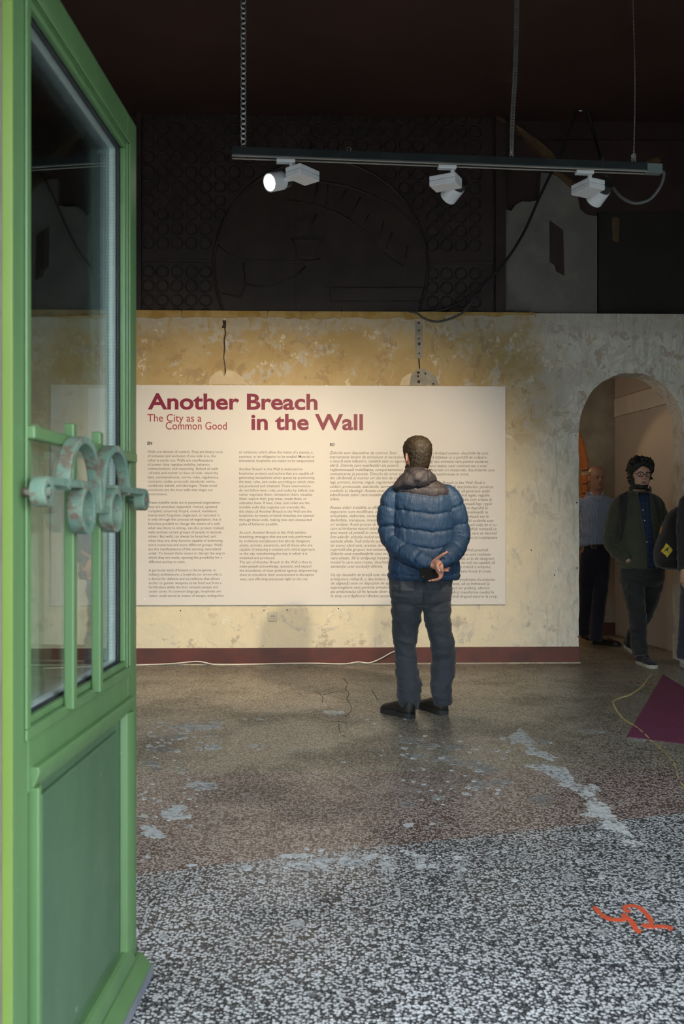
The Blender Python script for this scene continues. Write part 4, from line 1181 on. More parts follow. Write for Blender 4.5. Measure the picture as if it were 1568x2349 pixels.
# lamp of the furthest room (hangs behind the second arch)
def far_lamp():
    x, y, z = B_AX-1.0, BACK_Y+1.3, 2.55
    s = thing('ceiling_lamp', 'warm pendant lamp in the room behind the second arch', 'lamp', (x,y,z))
    MB().tube([(0,0,.05),(0,0,.45)], .004, 6).build('lamp_cord', M['cable_white'], s)
    MB().ball((0,0,0), .06, 16, 10).build('bulb', M['lens_dim'], s, smooth=True)
    l = bpy.data.lights.new('bulb_light','POINT'); l.energy = 30; l.color = (1,.62,.26); l.shadow_soft_size = .07
    o = bpy.data.objects.new('bulb_light', l); COL.objects.link(o); o.parent = s; o.location = (0,0,-.07)
def pendant():
    x, y, z = AX0-.75, WALL_Y+1.0, 2.55
    s = thing('ceiling_lamp', 'small warm pendant lamp inside the vestibule behind the plaster wall', 'lamp', (x,y,z))
    MB().tube([(0,0,.05),(0,0,.43)], .004, 6).build('lamp_cord', M['cable_white'], s)
    MB().ball((0,0,0), .06, 16, 10).build('bulb', M['lens'], s, smooth=True)
    l = bpy.data.lights.new('bulb_light','POINT'); l.energy = 15; l.color = (1,.74,.50); l.shadow_soft_size = .07
    o = bpy.data.objects.new('bulb_light', l); COL.objects.link(o); o.parent = s; o.location = (0,0,-.07)
pendant()
M['lens_dim'] = M['lens']
far_lamp()
# ------------------------------------------------------------------ people: tools
from mathutils.bvhtree import BVHTree
def fabric(name, c1, c2, scale=8, rough=.75, bump=.25, bscale=90, sheen=.15, weave=0):
    m = mat(name, c1, rough, 0, .3, sheen); t = NT(m); co = t.coord()
    c = t.mix(t.step(t.noise(co, scale, 4), .3,.7), c1, c2); t.color(c)
    h = t.noise(co, bscale, 4)
    t.bump(h, bump, .003); return m
def skin_mat(name, c1, c2):
    m = mat(name, c1, .5, 0, .4); t = NT(m); co = t.coord()
    t.color(t.mix(t.step(t.noise(co, 18, 4), .3,.7), c1, c2)); t.b.inputs['Subsurface Weight'].default_value = .08
    t.b.inputs['Subsurface Radius'].default_value = (.01,.004,.002)
    t.bump(t.noise(co, 220, 3), .12, .001); return m
def hair_mat(name, c1, c2):
    m = mat(name, c1, .6, 0, .35); t = NT(m); co = t.coord()
    n = t.noise(t.mapping(co,(90,90,22)), 3, 4, .6)
    t.color(t.mix(t.step(n,.35,.7), c1, c2)); t.bump(n, .45, .004); return m
M['skin_a'] = skin_mat('tan_skin', (.43,.215,.155), (.38,.185,.13))
M['skin_b'] = skin_mat('ruddy_skin', (.38,.215,.155), (.33,.18,.13))
M['skin_c'] = skin_mat('light_skin', (.42,.245,.175), (.37,.205,.145))
M['hair_brown'] = hair_mat('short_brown_hair', (.007,.005,.003), (.040,.028,.014))
M['hair_black'] = hair_mat('curly_black_hair', (.005,.005,.005), (.016,.014,.013))
M['hair_grey'] = hair_mat('cropped_grey_hair', (.16,.10,.065), (.24,.16,.11))
M['eye_white'] = noisy('eye_white', (.55,.52,.48), (.50,.47,.43), 50, .2)
M['iris'] = noisy('dark_iris', (.015,.010,.007), (.03,.02,.012), 90, .15)
M['lip'] = noisy('lips', (.26,.125,.10), (.22,.105,.088), 60, .45)
M['nail'] = noisy('fingernail', (.55,.36,.29), (.50,.32,.26), 60, .3)

class Person:
    def __init__(s, d0, px0, label, group=None):
        s.d0 = d0; s.x0 = (px0-784.0)/F_PX*d0
        w = cpt(px0, HOR, d0); s.root = thing('person', label, 'person', (w.x,w.y,0), -YAW, group)
    def P(s, px, py, dy=0.0):
        d = s.d0+dy
        return Vector(((px-784.0)/F_PX*d-s.x0, dy, CAM_H+(HOR-py)/F_PX*d))
    def cam(s): return Vector((-s.x0, -s.d0, CAM_H))
    def px(s, n, dy=0.0): return n/F_PX*(s.d0+dy)

def limb(mb, ctrl, seg=28, n=40, disp=None, u0=(1,0,0), caps=True, m=None, sup=2.0):
    """ctrl rows: (x,y,z,ru,rw) -> smooth tapering tube; u follows u0"""
    C = catmull([tuple(c) for c in ctrl], n); u = Vector(u0); rows = []
    Ltot = 0
    for i in range(n):
        p = Vector(C[i][:3]); t = Vector(C[min(i+1,n-1)][:3])-Vector(C[max(i-1,0)][:3]); t.normalize()
        u = (u-t*u.dot(t)).normalized(); w = t.cross(u)
        if i: Ltot += (p-Vector(C[i-1][:3])).length
        ring = []
        for k in range(seg):
            a = 2*PI*k/seg; ca, sa = math.cos(a), math.sin(a)
            if sup != 2.0:
                ca = math.copysign(abs(ca)**(2/sup), ca); sa = math.copysign(abs(sa)**(2/sup), sa)
            q = p+u*ca*C[i][3]+w*sa*C[i][4]
            if disp:
                dr = disp(i/(n-1.0), a, q, Ltot); q = q+(u*math.cos(a)+w*math.sin(a))*dr
            ring.append(q)
        rows.append(ring)
    mb.grid(rows, True, caps, m); return rows

def fuse(mb, voxel, smooth=2, name='body', factor=.5):
    """weld overlapping shells into ONE continuous surface"""
    me = mb.mesh('tmp'); bm_ = bmesh.new(); bm_.from_mesh(me); bmesh.ops.recalc_face_normals(bm_, faces=bm_.faces); bm_.to_mesh(me); bm_.free()
    o = bpy.data.objects.new('tmp', me); COL.objects.link(o)
    r = o.modifiers.new('r','REMESH'); r.mode = 'VOXEL'; r.voxel_size = voxel; r.use_smooth_shade = True
    if smooth:
        q = o.modifiers.new('s','SMOOTH'); q.iterations = smooth; q.factor = factor
    dg = bpy.context.evaluated_depsgraph_get(); out = bpy.data.meshes.new_from_object(o.evaluated_get(dg)); out.name = name
    bpy.data.objects.remove(o); bpy.data.meshes.remove(me)
    out.polygons.foreach_set('use_smooth', [True]*len(out.polygons)); return out
def warp(me, fn):
    """move vertices along their normals by fn(co, normal)"""
    n = len(me.vertices); co = np.empty(n*3); me.vertices.foreach_get('co', co)
    no = np.empty(n*3); me.vertex_normals.foreach_get('vector', no)
    co = co.reshape(-1,3); no = no.reshape(-1,3); d = fn(co, no); co = co+no*d[:,None]
    me.vertices.foreach_set('co', co.ravel()); me.update()
def fbm(co, sx, sy, sz, seed=0.0, octs=2):
    out = np.empty(len(co))
    for i,c in enumerate(co):
        out[i] = mnoise.fractal((c[0]*sx+seed, c[1]*sy-seed, c[2]*sz+seed*.5), 1.0, 2.0, octs)
    return out
def bvh(objs):
    V = []; Fc = []
    for o in objs:
        b = len(V); V += [v.co.copy() for v in o.data.vertices]; Fc += [tuple(i+b for i in p.vertices) for p in o.data.polygons]
    return BVHTree.FromPolygons(V, Fc)
def patch(pe, tree, rows, off, name, m, parent, thick=.003, dback=.5, n=8, smooth=True):
    """cloth piece lying on a garment: rows of (px,py) outline pairs (left,right) projected on the surface"""
    C = pe.cam(); grid = []
    L = catmull([(a[0],a[1],0) for a,b in rows], n); R = catmull([(b[0],b[1],0) for a,b in rows], n)
    w = 7
    for i in range(n):
        line = []
        for k in range(w):
            q = L[i]*(1-k/(w-1))+R[i]*k/(w-1); tgt = pe.P(q[0], q[1], 0); dr = (tgt-C).normalized()
            hit = tree.ray_cast(C, dr)
            h = hit[0] if hit[0] is not None else None
            line.append((h-dr*off) if h is not None else None)
        grid.append(line)
    last = None
    flat = [h for l in grid for h in l if h is not None]
    if not flat: return None
    for i in range(n):
        for k in range(w):
            if grid[i][k] is None:
                best = min(((abs(i-a)+abs(k-b)), grid[a][b]) for a in range(n) for b in range(w) if grid[a][b] is not None) if False else None
                cand = [(abs(i-a)+abs(k-b), a, b) for a in range(n) for b in range(w) if grid[a][b] is not None]
                _,a,b = min(cand); q = L[i]*(1-k/(w-1))+R[i]*k/(w-1)
                dd = (grid[a][b]-C).dot(Vector((0,1,0)))
                grid[i][k] = pe.P(q[0],q[1],dd-pe.d0)
    mb = MB(); mb.grid(grid, False, False); o = mb.build(name, m, parent, smooth=smooth)
    md = o.modifiers.new('thick','SOLIDIFY'); md.thickness = thick; md.offset = 0
    return o

# ---- head: one loft from crown to neck, with modelled face
HT = [(-.30,.052,.040,.070),(-.16,.050,.038,.066),(-.07,.050,.040,.062),(-.02,.052,.062,.060),(.02,.052,.080,.060),(.08,.056,.089,.062),(.16,.062,.092,.072),(.25,.067,.092,.084),(.35,.070,.091,.094),(.45,.073,.090,.100),(.55,.0755,.091,.103),(.65,.0765,.091,.103),(.75,.074,.085,.098),(.84,.066,.073,.088),(.91,.054,.057,.071),(.96,.038,.040,.051),(.99,.019,.020,.027),(1.0,.004,.004,.006)]
def head_grid(H=.235, R=84, S=112):
    T_ = np.array(HT); tt = np.concatenate([np.linspace(-.30,.85,int(R*.72)), np.linspace(.86,1.0,R-int(R*.72))])
    sm = lambda c: np.array([np.interp(q, T_[:,0], T_[:,c]) for q in tt])
    W, Fr, Bk = sm(1), sm(2), sm(3)
    for _ in range(2):
        for A in (W,Fr,Bk): A[1:-1] = (A[:-2]+2*A[1:-1]+A[2:])/4
    G = np.zeros((R,S,3))
    k_ = H/.235
    for i,t in enumerate(tt):
        for k in range(S):
            a = 2*PI*k/S; sx, cy = math.sin(a), -math.cos(a)     # a=0 : face direction (-y)
            e = .88
            x = W[i]*math.copysign(abs(sx)**e, sx); dep = Fr[i] if cy < 0 else Bk[i]
            y = dep*math.copysign(abs(cy)**e, cy); z = t*.235
            if cy < 0.2 and 0 < t < .75:
                f = 1.0 if cy < -.3 else max(0,(0.2-cy)/.5)
                g = lambda cx,cz,sx_,sz_: math.exp(-((x-cx)/sx_)**2-((z-cz)/sz_)**2)
                dy = 0
                nz = z/.235
                nb = max(0, min(1,(nz-.335)/.02))*max(0,min(1,(.60-nz)/.20))
                dy -= nb*(.024*max(0,1-(nz-.36)/.26) )*math.exp(-(x/(.0135-.004*max(0,(nz-.38)/.2)))**2) if nz < .62 else 0
                dy -= .006*(g(.014,.088,.008,.008)+g(-.014,.088,.008,.008))
                dy += .011*(g(.031,.122,.015,.011)+g(-.031,.122,.015,.011))
                dy -= .005*(g(.030,.138,.020,.006)+g(-.030,.138,.020,.006))
                dy -= .006*g(0,.060,.024,.006)+.006*g(0,.047,.020,.006)
                dy += .0045*g(0,.0535,.026,.0028)
                dy -= .006*g(0,.018,.022,.014)
                dy += .004*g(0,.034,.020,.006)
                dy -= .004*(g(.042,.090,.016,.016)+g(-.042,.090,.016,.016))
                y += dy*f
            G[i,k] = (x*k_, y*k_, z*k_)
    return G, tt
HG, HTT = head_grid()
def head_place(c, yaw, pitch=0, roll=0, H=.235, pivot=.45):
    """matrix that puts the head so that its middle lies at c"""
    k = H/.235
    return Matrix.Translation(c)@Matrix.Rotation(yaw,4,'Z')@Matrix.Rotation(roll,4,'Y')@Matrix.Rotation(pitch,4,'X')@Matrix.Translation((0,0,-.5*H))@Matrix.Scale(k,4)
def head_into(mb, TM):
    rows = [[TM@Vector(q) for q in HG[i]] for i in range(len(HG))]
    mb.grid(rows, True, True)
    for sx in (-1,1):       # ears
        e = MB(); e.ball((0,0,0),(.009,.017,.031),12,8)
        for j,q in enumerate(e.v):
            v = Vector(q); v.x += -.4*abs(v.y)*0; cup = max(0,1-(v.y/.013)**2-(v.z/.024)**2)
            if v.x > 0: v.x -= .006*cup
            v = Matrix.Rotation(-.25,3,'Z')@v if sx > 0 else Matrix.Rotation(.25,3,'Z')@Vector((-v.x,v.y,v.z))
            e.v[j] = tuple(TM@(v+Vector((sx*.079,.006,.108))))
        mb.add(e.v, e.f)
def shell(TM, mask, thick, name, m, parent, lump=0, lscale=30, seed=0, inset=.004):
    """hair / beard: part of the head surface grown outwards. mask(x,y,z,t)->0..1"""
    R,S,_ = HG.shape; cen = Vector((0,.0,.12)); V = []; wts = np.zeros((R,S))
    for i in range(R):
        for k in range(S):
            x,y,z = HG[i,k]; wts[i,k] = mask(x,y,z,HTT[i])
    idx = {}; mb = MB()
    def vert(i,k,outer):
        x,y,z = HG[i,k]; p = Vector((x,y,z)); nn = Vector((x, y-.0, (z-.12)*.9)); 
        if z < .06: nn = Vector((x,y,0))
        nn.normalize(); w = min(1,wts[i,k]*1.6)
        if outer:
            d = thick(x,y,z)*(.25+.75*w) if callable(thick) else thick*(.25+.75*w)
            if lump: d += lump*w*mnoise.fractal((x*lscale+seed,y*lscale,z*lscale), 1, 2, 3)
            p = p+nn*d
        else: p = p-nn*inset
        return TM@p
    rows_f = [(i,k) for i in range(R-1) for k in range(S) if min(wts[i,k],wts[i+1,k],wts[i,(k+1)%S],wts[i+1,(k+1)%S]) > .02]
    used = set(rows_f)
    vid = {}
    def gid(i,k,o):
        k %= S
        if (i,k,o) not in vid:
            vid[(i,k,o)] = len(V); V.append(vert(i,k,o))
        return vid[(i,k,o)]
    Fc = []
    for (i,k) in rows_f:
        Fc.append((gid(i,k,1),gid(i,k+1,1),gid(i+1,k+1,1),gid(i+1,k,1)))
        for (di,dk,e) in ((-1,0,((i,k),(i,k+1))),(1,0,((i+1,k+1),(i+1,k))),(0,-1,((i+1,k),(i,k))),(0,1,((i,k+1),(i+1,k+1)))):
            if (i+di,(k+dk)%S) not in used:
                a,b = e; Fc.append((gid(a[0],a[1],0),gid(b[0],b[1],0),gid(b[0],b[1],1),gid(a[0],a[1],1)))
    me = bpy.data.meshes.new(name); me.from_pydata([tuple(v) for v in V], [], Fc); me.update()
    me.polygons.foreach_set('use_smooth',[True]*len(me.polygons))
    return link(name, me, m, parent)
def sstep(a,b,x):
    t = min(1,max(0,(x-a)/(b-a))); return t*t*(3-2*t)
def face_parts(TM, parent, brow='hair_black', open_=1.0):
    for sx in (-1,1):
        e = MB().ball((0,0,0),.0118,14,10); me = e.mesh('eye',True)
        me.transform(TM@Matrix.Translation((sx*.0305,-.0735,.1205))); ey = link('eye', me, M['eye_white'], parent)
        i_ = MB().ball((0,0,0),(.0056,.003,.0056),12,8).mesh('iris',True); me = i_; me.transform(TM@Matrix.Translation((sx*.0300,-.0840,.1205))); link('iris', me, M['iris'], ey)
        lid = MB().ball((0,0,0),(.0165,.0125,.0072),14,6).ball((0,.0005,-.0175),(.0160,.0115,.0062),14,6); me = lid.mesh('eyelid',True); me.transform(TM@Matrix.Translation((sx*.0305,-.0760,.1293))); link('eyelid', me, parent.data.materials[0] if parent.type == 'MESH' else M['skin_a'], ey)
        pts = [(sx*(.014+.032*q), -.0905+.020*q*q, .137+.004*math.sin(PI*(q*.9+.1))) for q in [i/6.0 for i in range(7)]]
        b = MB().tube(pts, [.0022,.0034,.0036,.0034,.003,.0024,.0012], 6); me = b.mesh('eyebrow',True); me.transform(TM); link('eyebrow', me, M[brow], parent)
    lp = MB()
    for dz,r in ((.0575,.0042),(.0500,.0048)):
        lp.tube([(.023*q, -.0985+.012*q*q, dz+.0015*(1-q*q)*(1 if dz>.053 else -1)) for q in [i/5.0-1 for i in range(11)]], [.0012]+[r*.75]+[r]*7+[r*.75]+[.0012], 8)
    me = lp.mesh('lips',True); me.transform(TM); link('lips', me, M['lip'], parent)

# ---- hands
def hand(mb, W, f, n, ts, curl=.35, size=1.0, thumb=None, curls=None, spread=.04):
    """W wrist, f direction of the hand, n direction the palm faces, ts = +-1 side of the thumb along f x n"""
    f = Vector(f).normalized(); n = Vector(n); n = (n-f*n.dot(f)).normalized(); s = f.cross(n)*ts; k = size
    c = [tuple(W-f*.03*k)+(.024*k,.018*k), tuple(W)+(.026*k,.018*k), tuple(W+f*.035*k)+(.035*k,.018*k), tuple(W+f*.075*k)+(.040*k,.015*k), tuple(W+f*.094*k)+(.038*k,.012*k)]
    limb(mb, c, 20, 14, None, tuple(s))
    tips = []
    for q,(off,ln) in enumerate(((.029,.070),(.0098,.078),(-.0098,.072),(-.028,.056))):
        b = W+f*(.090-.004*abs(q-1))*k+s*off*k; cu = (curls[q] if curls else curl); ang = 0; pts = [(b-f*.012*k)]+[b]
        d0 = (f+s*spread*(1.2-q)*.9).normalized()
        for j,fr in enumerate((.44,.31,.25)):
            ang += cu*(1.0,1.15,.8)[j]
            pts.append(pts[-1]+(d0*math.cos(ang)+n*math.sin(ang))*ln*fr*k)
        r = (.0092,.0090,.0082,.0074,.0060) if q < 3 else (.0082,.0078,.0072,.0064,.0054)
        limb(mb, [tuple(p)+(r[i]*k,r[i]*k) for i,p in enumerate(pts)], 10, 16, None, tuple(s)); mb.ball(tuple(pts[-1]), r[-1]*k, 8, 6); tips.append(pts[-1])
    if thumb is None:
        b = W+f*.018*k+s*.020*k; p1 = b+(f*.6+s*.7+n*.25).normalized()*.042*k; p2 = p1+(f*.85+s*.35+n*.35).normalized()*.036*k; p3 = p2+(f*.95+s*.05+n*.4).normalized()*.028*k
        thumb = [b,p1,p2,p3]
    r = [.0135,.0120,.0100,.0085,.0070]
    limb(mb, [tuple(p)+(r[min(i,4)]*k,r[min(i,4)]*k) for i,p in enumerate(thumb)], 12, 16, None, tuple(n)); mb.ball(tuple(thumb[-1]), r[min(len(thumb)-1,4)]*k*.95, 8, 6)
    return tips

# ---- shoes
def shoe(parent, heel, yaw, L, wd, upper, sole, pitch=0, high=.075, toe_h=.045, name='shoe', lace=None, sole_h=.022):
    """heel: local floor point of the heel end; yaw 0 points towards the camera (-y)"""
    TM = Matrix.Translation(heel)@Matrix.Rotation(yaw,4,'Z')@Matrix.Rotation(pitch,4,'X')
    wf = lambda s: wd/2*(np.interp(s,[0,.04,.12,.3,.5,.68,.82,.93,.98,1.0],[.35,.58,.72,.74,.80,.98,1.0,.78,.5,.12]))
    so_rows = []; up = []; N = 26; S = 24
    ss = [0,.015,.04,.08]+[.08+.84*i/(N-1) for i in range(1,N)]+[.95,.975,.99,1.0]
    for s in ss:
        w = wf(s); y = -s*L
        so_rows.append([TM@Vector((x,y,z)) for (x,z) in ((-w*1.05,0.004),(-w*1.0,0),(w*1.0,0),(w*1.05,.004),(w*1.05,sole_h),(w*.9,sole_h+.002),(-w*.9,sole_h+.002),(-w*1.05,sole_h))])
        h = np.interp(s,[0,.05,.15,.30,.42,.55,.72,.86,.96,1.0],[high*.9,high,high*1.02,high*.98,high*.86,toe_h*1.42,toe_h*1.15,toe_h,toe_h*.72,sole_h+.004])
        ring = []
        for k in range(S):
            a = PI*k/(S-1); c, sn = math.cos(a), math.sin(a)
            e = .75
            ring.append(TM@Vector((w*math.copysign(abs(c)**e,c), y, sole_h-.004+(h-sole_h+.004)*abs(sn)**.8)))
        ring.append(TM@Vector((-w*.6,y,sole_h-.004))); ring.append(TM@Vector((w*.6,y,sole_h-.004)))
        up.append(ring)
    u = MB(); u.grid(up, True, True); uo = u.build(name, upper, parent, smooth=True, fix=True)
    sl = MB(); sl.grid(so_rows, True, True); sl.build('sole', sole, uo, fix=True, bevel=.002)
    return uo, TM
# ------------------------------------------------------------------ man in the blue puffer jacket, seen from behind
def nylon(name, c1, c2):
    m = mat(name, c1, .55, 0, .38); t = NT(m); co = t.coord()
    t.color(t.mix(t.step(t.noise(co, 5, 4), .3,.7), c1, c2))
    w = t.noise(t.mapping(co,(42,42,11)), 1.0, 4, .6, distort=.6)
    t.bump(t.math('ADD', w, t.math('MULTIPLY', t.noise(co, 28, 3), .5)), .8, .010); return m
M['puffer_blue'] = nylon('blue_quilted_nylon', (.013,.040,.092), (.011,.034,.080))
M['puffer_grey'] = nylon('charcoal_quilted_nylon', (.034,.030,.036), (.028,.025,.031))
M['slate_cloth'] = fabric('slate_trouser_cloth', (.027,.033,.044), (.022,.027,.036), 6, .8, .3, 160)
M['slate_pocket'] = fabric('slate_pocket_cloth', (.042,.047,.057), (.037,.042,.051), 6, .8, .3, 160)
M['black_leather'] = fabric('black_shoe_leather', (.010,.009,.009), (.015,.013,.012), 10, .55, .3, 60, 0)
M['black_rubber'] = noisy('black_rubber_sole', (.009,.009,.009), (.013,.013,.013), 20, .7)
M['phone'] = noisy('black_phone_glass', (.004,.004,.004), (.006,.006,.006), 20, .12)
A = Person(5.93, 967, 'man in blue puffer jacket seen from behind, reading the panel, hands clasped')
P = A.P
# garment body
XA = P(988,1180).x
SEAM = [P(988,1327).z-.03, P(988,1314).z, P(990,1290).z, P(992,1258).z, P(996,1221).z, P(990,1181).z, P(986,1141).z, P(980,1096).z]
def seam_u(x, z):
    """position inside the quilt baffle: 0..1, and baffle index"""
    k = .15*min(abs(x-XA),.22)
    zz = [SEAM[0],SEAM[1]]+[q+k for q in SEAM[2:]]
    for i in range(len(zz)-1):
        if z < zz[i+1] or i == len(zz)-2: return max(0,min(1,(z-zz[i])/(zz[i+1]-zz[i]))), i
    return .5, 9
RT = [(1329,972,80,.150),(1322,972,83,.157),(1300,972,84,.160),(1270,971,80,.156),(1240,970,75,.152),(1210,969,72,.152),(1180,968,71,.150),(1155,967,71,.146),(1138,966,69,.138),(1124,965,68,.128),(1114,964,61,.116),(1105,962,47,.100),(1095,959,32,.082),(1084,957,22,.068)]
rt = np.array(RT)[::-1]
def torso(mb, n=150, seg=120):
    pys = np.linspace(1329,1084,n); rows = []; info = []
    for py in pys:
        cx = np.interp(py, rt[:,0], rt[:,1]); hw = np.interp(py, rt[:,0], rt[:,2]); hd = np.interp(py, rt[:,0], rt[:,3])
        c = P(cx,py,0); w = A.px(hw); ring = []
        for k in range(seg):
            a = 2*PI*k/seg; ca, sa = math.cos(a), math.sin(a); e = .86
            x = math.copysign(abs(ca)**e, ca); y = math.copysign(abs(sa)**e, sa)
            q = Vector((c.x+w*x, hd*y, c.z)); u, i = seam_u(q.x, q.z)
            amp = (.009,.004,.010,.011,.012,.012,.010,.008)[min(i,7)]
            pf = amp*(1-abs(2*u-1)**5.0)
            pf += .0050*mnoise.fractal((q.x*30, q.y*30, q.z*10+i*7),1,2,3)*(.45+1.0*abs(2*u-1))
            if py < 1120: pf *= .5
            ring.append(q+Vector((ca,sa,0))*(pf-.010))
        rows.append(ring)
    mb.grid(rows, True, True); return pys
tb_ = MB(); torso(tb_)
jme = tb_.mesh('jacket_body', True)
jme.materials.append(M['puffer_blue']); jme.materials.append(M['puffer_grey'])
for p in jme.polygons:
    c = p.center; k = .15*min(abs(c.x-XA),.22)
    if c.z > SEAM[6]+k: p.material_index = 1
jacket = link('jacket', jme, None, A.root)
# sleeves
def sleeve(ctrl, L0, per, seed, n=110, seg=40):
    def disp(t, a, q, L):
        u = ((L-L0)/per)%1.0
        d = .010*(1-abs(2*u-1)**5)-.006
        d += .0055*mnoise.fractal((q.x*24+seed,q.y*24,q.z*30),1,2,3)*(.4+abs(2*u-1))
        if t > .93: d = d*(1-t)/.07-.002
        return d
    mb = MB(); limb(mb, ctrl, seg, n, disp, (1,0,0)); return mb
def cc(px,py,dy,r,r2=None): return tuple(P(px,py,dy))+(r, r2 or r)
LS = [cc(934,1136,.00,.045,.060),cc(914,1137,-.003,.064,.074),cc(900,1153,-.005,.074,.078),cc(892,1185,.00,.077,.076),cc(894,1214,.005,.074,.073),cc(903,1243,-.02,.071,.070),cc(924,1264,-.10,.066,.066),cc(950,1280,-.165,.060,.060),cc(974,1290,-.205,.053,.053),cc(986,1293.5,-.222,.046,.047)]
RS = [cc(1000,1136,.00,.045,.060),cc(1020,1137,-.003,.063,.074),cc(1034,1153,-.005,.072,.077),cc(1044,1182,.0,.073,.074),cc(1050,1210,.005,.072,.072),cc(1051,1236,-.015,.070,.070),cc(1042,1260,-.10,.064,.064),cc(1028,1277,-.18,.057,.057),cc(1016,1287,-.225,.050,.050),cc(1009,1292,-.248,.042,.043)]
for c,L0,sd in ((LS,.035,1.0),(RS,.03,9.0)):
    o = sleeve(c, L0, .118, sd).build('sleeve', M['puffer_blue'], jacket, smooth=True)
    # elastic cuff
    e = Vector(c[-1][:3]); b = Vector(c[-2][:3]); d_ = (e-b).normalized(); r = c[-1][3]
    limb_mb = MB(); limb(limb_mb, [tuple(e-d_*.012)+(r*.90,r*.90), tuple(e)+(r*.86,r*.86), tuple(e+d_*.012)+(r*.80,r*.80)], 24, 6); limb_mb.build('cuff', M['puffer_blue'], jacket, smooth=True)
# hood bundled on the shoulders, with collar standing round the neck
hd_ = MB()
def hood_disp(t, a, q, L): return .006*mnoise.fractal((q.x*14+3,q.y*14,q.z*20),1,2,3)
bl_ = MB().ball((0,0,0),(1,1,1),72,44); HV = []
cH = P(953,1099,-.055)
for v in bl_.v:
    x,y,z = v
    wx = .152 if x < 0 else .136; sag = -.055*max(0,-x)**1.6+.004*x
    zz = .082*z*(1-.42*abs(x)**2.2)+sag
    yy = .105*y*(1-.25*abs(x)**2)
    q = Vector((cH.x+wx*x, cH.y+yy, cH.z+zz))
    g = .010*math.exp(-((x+.18+.25*z)/.045)**2)+.008*math.exp(-((x-.62+.15*z)/.05)**2)   # panel seams
    f_ = .007*mnoise.fractal((q.x*17,q.y*17,q.z*26),1,2,3)+.003*mnoise.noise((q.x*60,q.y*60,q.z*20))
    nn = Vector((x/wx,y/.105,z/.078)).normalized()
    HV.append(tuple(q+nn*(f_-g)))
hd_.add(HV, bl_.f)
hd_.build('hood', M['puffer_grey'], jacket, smooth=True)
cl = MB(); nc = P(955,1096,.0)
limb(cl, [(nc.x,nc.y+.005,nc.z-.05,.098,.092),(nc.x,nc.y+.012,nc.z-.01,.090,.090),(nc.x-.002,nc.y+.022,nc.z+.030,.083,.086),(nc.x-.004,nc.y+.03,nc.z+.050,.078,.080)], 40, 16, lambda t,a,q,L: .005*mnoise.fractal((q.x*20,q.y*20,q.z*30),1,2,2), (1,0,0))
cl.build('collar', M['puffer_grey'], jacket, smooth=True)
# hem cord toggle
tg = P(1046,1322,-.09); MB().tube([tuple(P(1050,1314,-.10)),tuple(P(1049,1320,-.105)),tuple(P(1045,1327,-.105))], .004, 6).build('cord_toggle', M['black_rubber'], jacket)

# body (one skin): head, neck, trunk, arms, hands
bd = MB()
TMA = head_place(P(956.5,1047.5,.012), PI+.34, .10, -.02, .238)
head_into(bd, TMA)
nk = TMA@Vector((0,.012,-.045))
limb(bd, [tuple(nk+Vector((0,0,.06)))+(.056,.058), tuple(nk)+(.056,.058), tuple(P(960,1100,0))+(.060,.062), tuple(P(962,1120,0))+(.10,.06), tuple(P(966,1160,0))+(.13,.08), tuple(P(968,1250,0))+(.14,.09), tuple(P(965,1330,0))+(.15,.09)], 28, 40)
for ctrl in (LS, RS):
    limb(bd, [tuple(c[:3])+(c[3]*.55,c[4]*.55) for c in ctrl], 16, 40)
# left hand: palm towards the viewer, thumb laid up along the other wrist
WL = P(988,1294,-.228)
hand(bd, WL, (1,-.10,-.12), (-.05,-1,.1), 1, size=.98, thumb=[P(991,1291,-.235),P(1003,1281,-.262),P(1014,1273,-.285),P(1025,1266.5,-.298)], curls=[-.75,-.8,-.8,-.85], spread=.0)
# right hand: closed round the phone, thumb on top, fingertips below
WR = P(1007,1293.5,-.262)
limb(bd, [tuple(P(1011,1286,-.245))+(.026,.020), tuple(WR)+(.026,.020), tuple(P(1006,1304,-.268))+(.030,.019), tuple(P(1007,1315,-.262))+(.028,.016), tuple(P(1006,1322,-.258))+(.024,.012)], 18, 14)
fing = [[(1004,1318,-.262),(1001,1328,-.268),(992,1331,-.285),(983.5,1332,-.300)], [(1006,1318,-.262),(1005,1328,-.270),(998,1331,-.290),(990.5,1331,-.306)], [(1008,1317,-.262),(1009,1326,-.272),(1004,1329,-.292),(998,1329.5,-.308)], [(1010,1314,-.262),(1011.5,1322,-.272),(1009,1326,-.292),(1005,1327,-.306)]]
for q in fing:
    limb(bd, [tuple(P(*a))+((.0098,.0095,.0088,.0074)[i],)*2 for i,a in enumerate(q)], 10, 16); bd.ball(tuple(P(*q[-1])), .0072, 8, 6)
thR = [(1009,1290,-.272),(1003,1296,-.298),(1004,1304,-.308),(1008,1310.5,-.310)]
limb(bd, [tuple(P(*a))+((.0135,.0125,.0105,.0085)[i],)*2 for i,a in enumerate(thR)], 12, 16); bd.ball(tuple(P(*thR[-1])), .0082, 8, 6)
limb(bd, [tuple(P(1009,1292,-.262))+(.012,.012),tuple(P(1013,1300,-.278))+(.0115,.0115),tuple(P(1013,1309,-.284))+(.009,.009),tuple(P(1016,1312,-.28))+(.007,.007)], 10, 12)
limb(bd, [tuple(P(965,1300,0))+(.14,.09), tuple(P(940,1400,0))+(.07,.07), tuple(P(935,1500,0))+(.045,.045), tuple(P(938,1600,-.08))+(.035,.035)], 16, 24)
limb(bd, [tuple(P(965,1300,0))+(.14,.09), tuple(P(1003,1400,0))+(.07,.07), tuple(P(1014,1500,0))+(.045,.045), tuple(P(1012,1600,0))+(.035,.035)], 16, 24)
bme = fuse(bd, .0038, 3, 'body'); bodyA = link('body', bme, M['skin_a'], A.root)
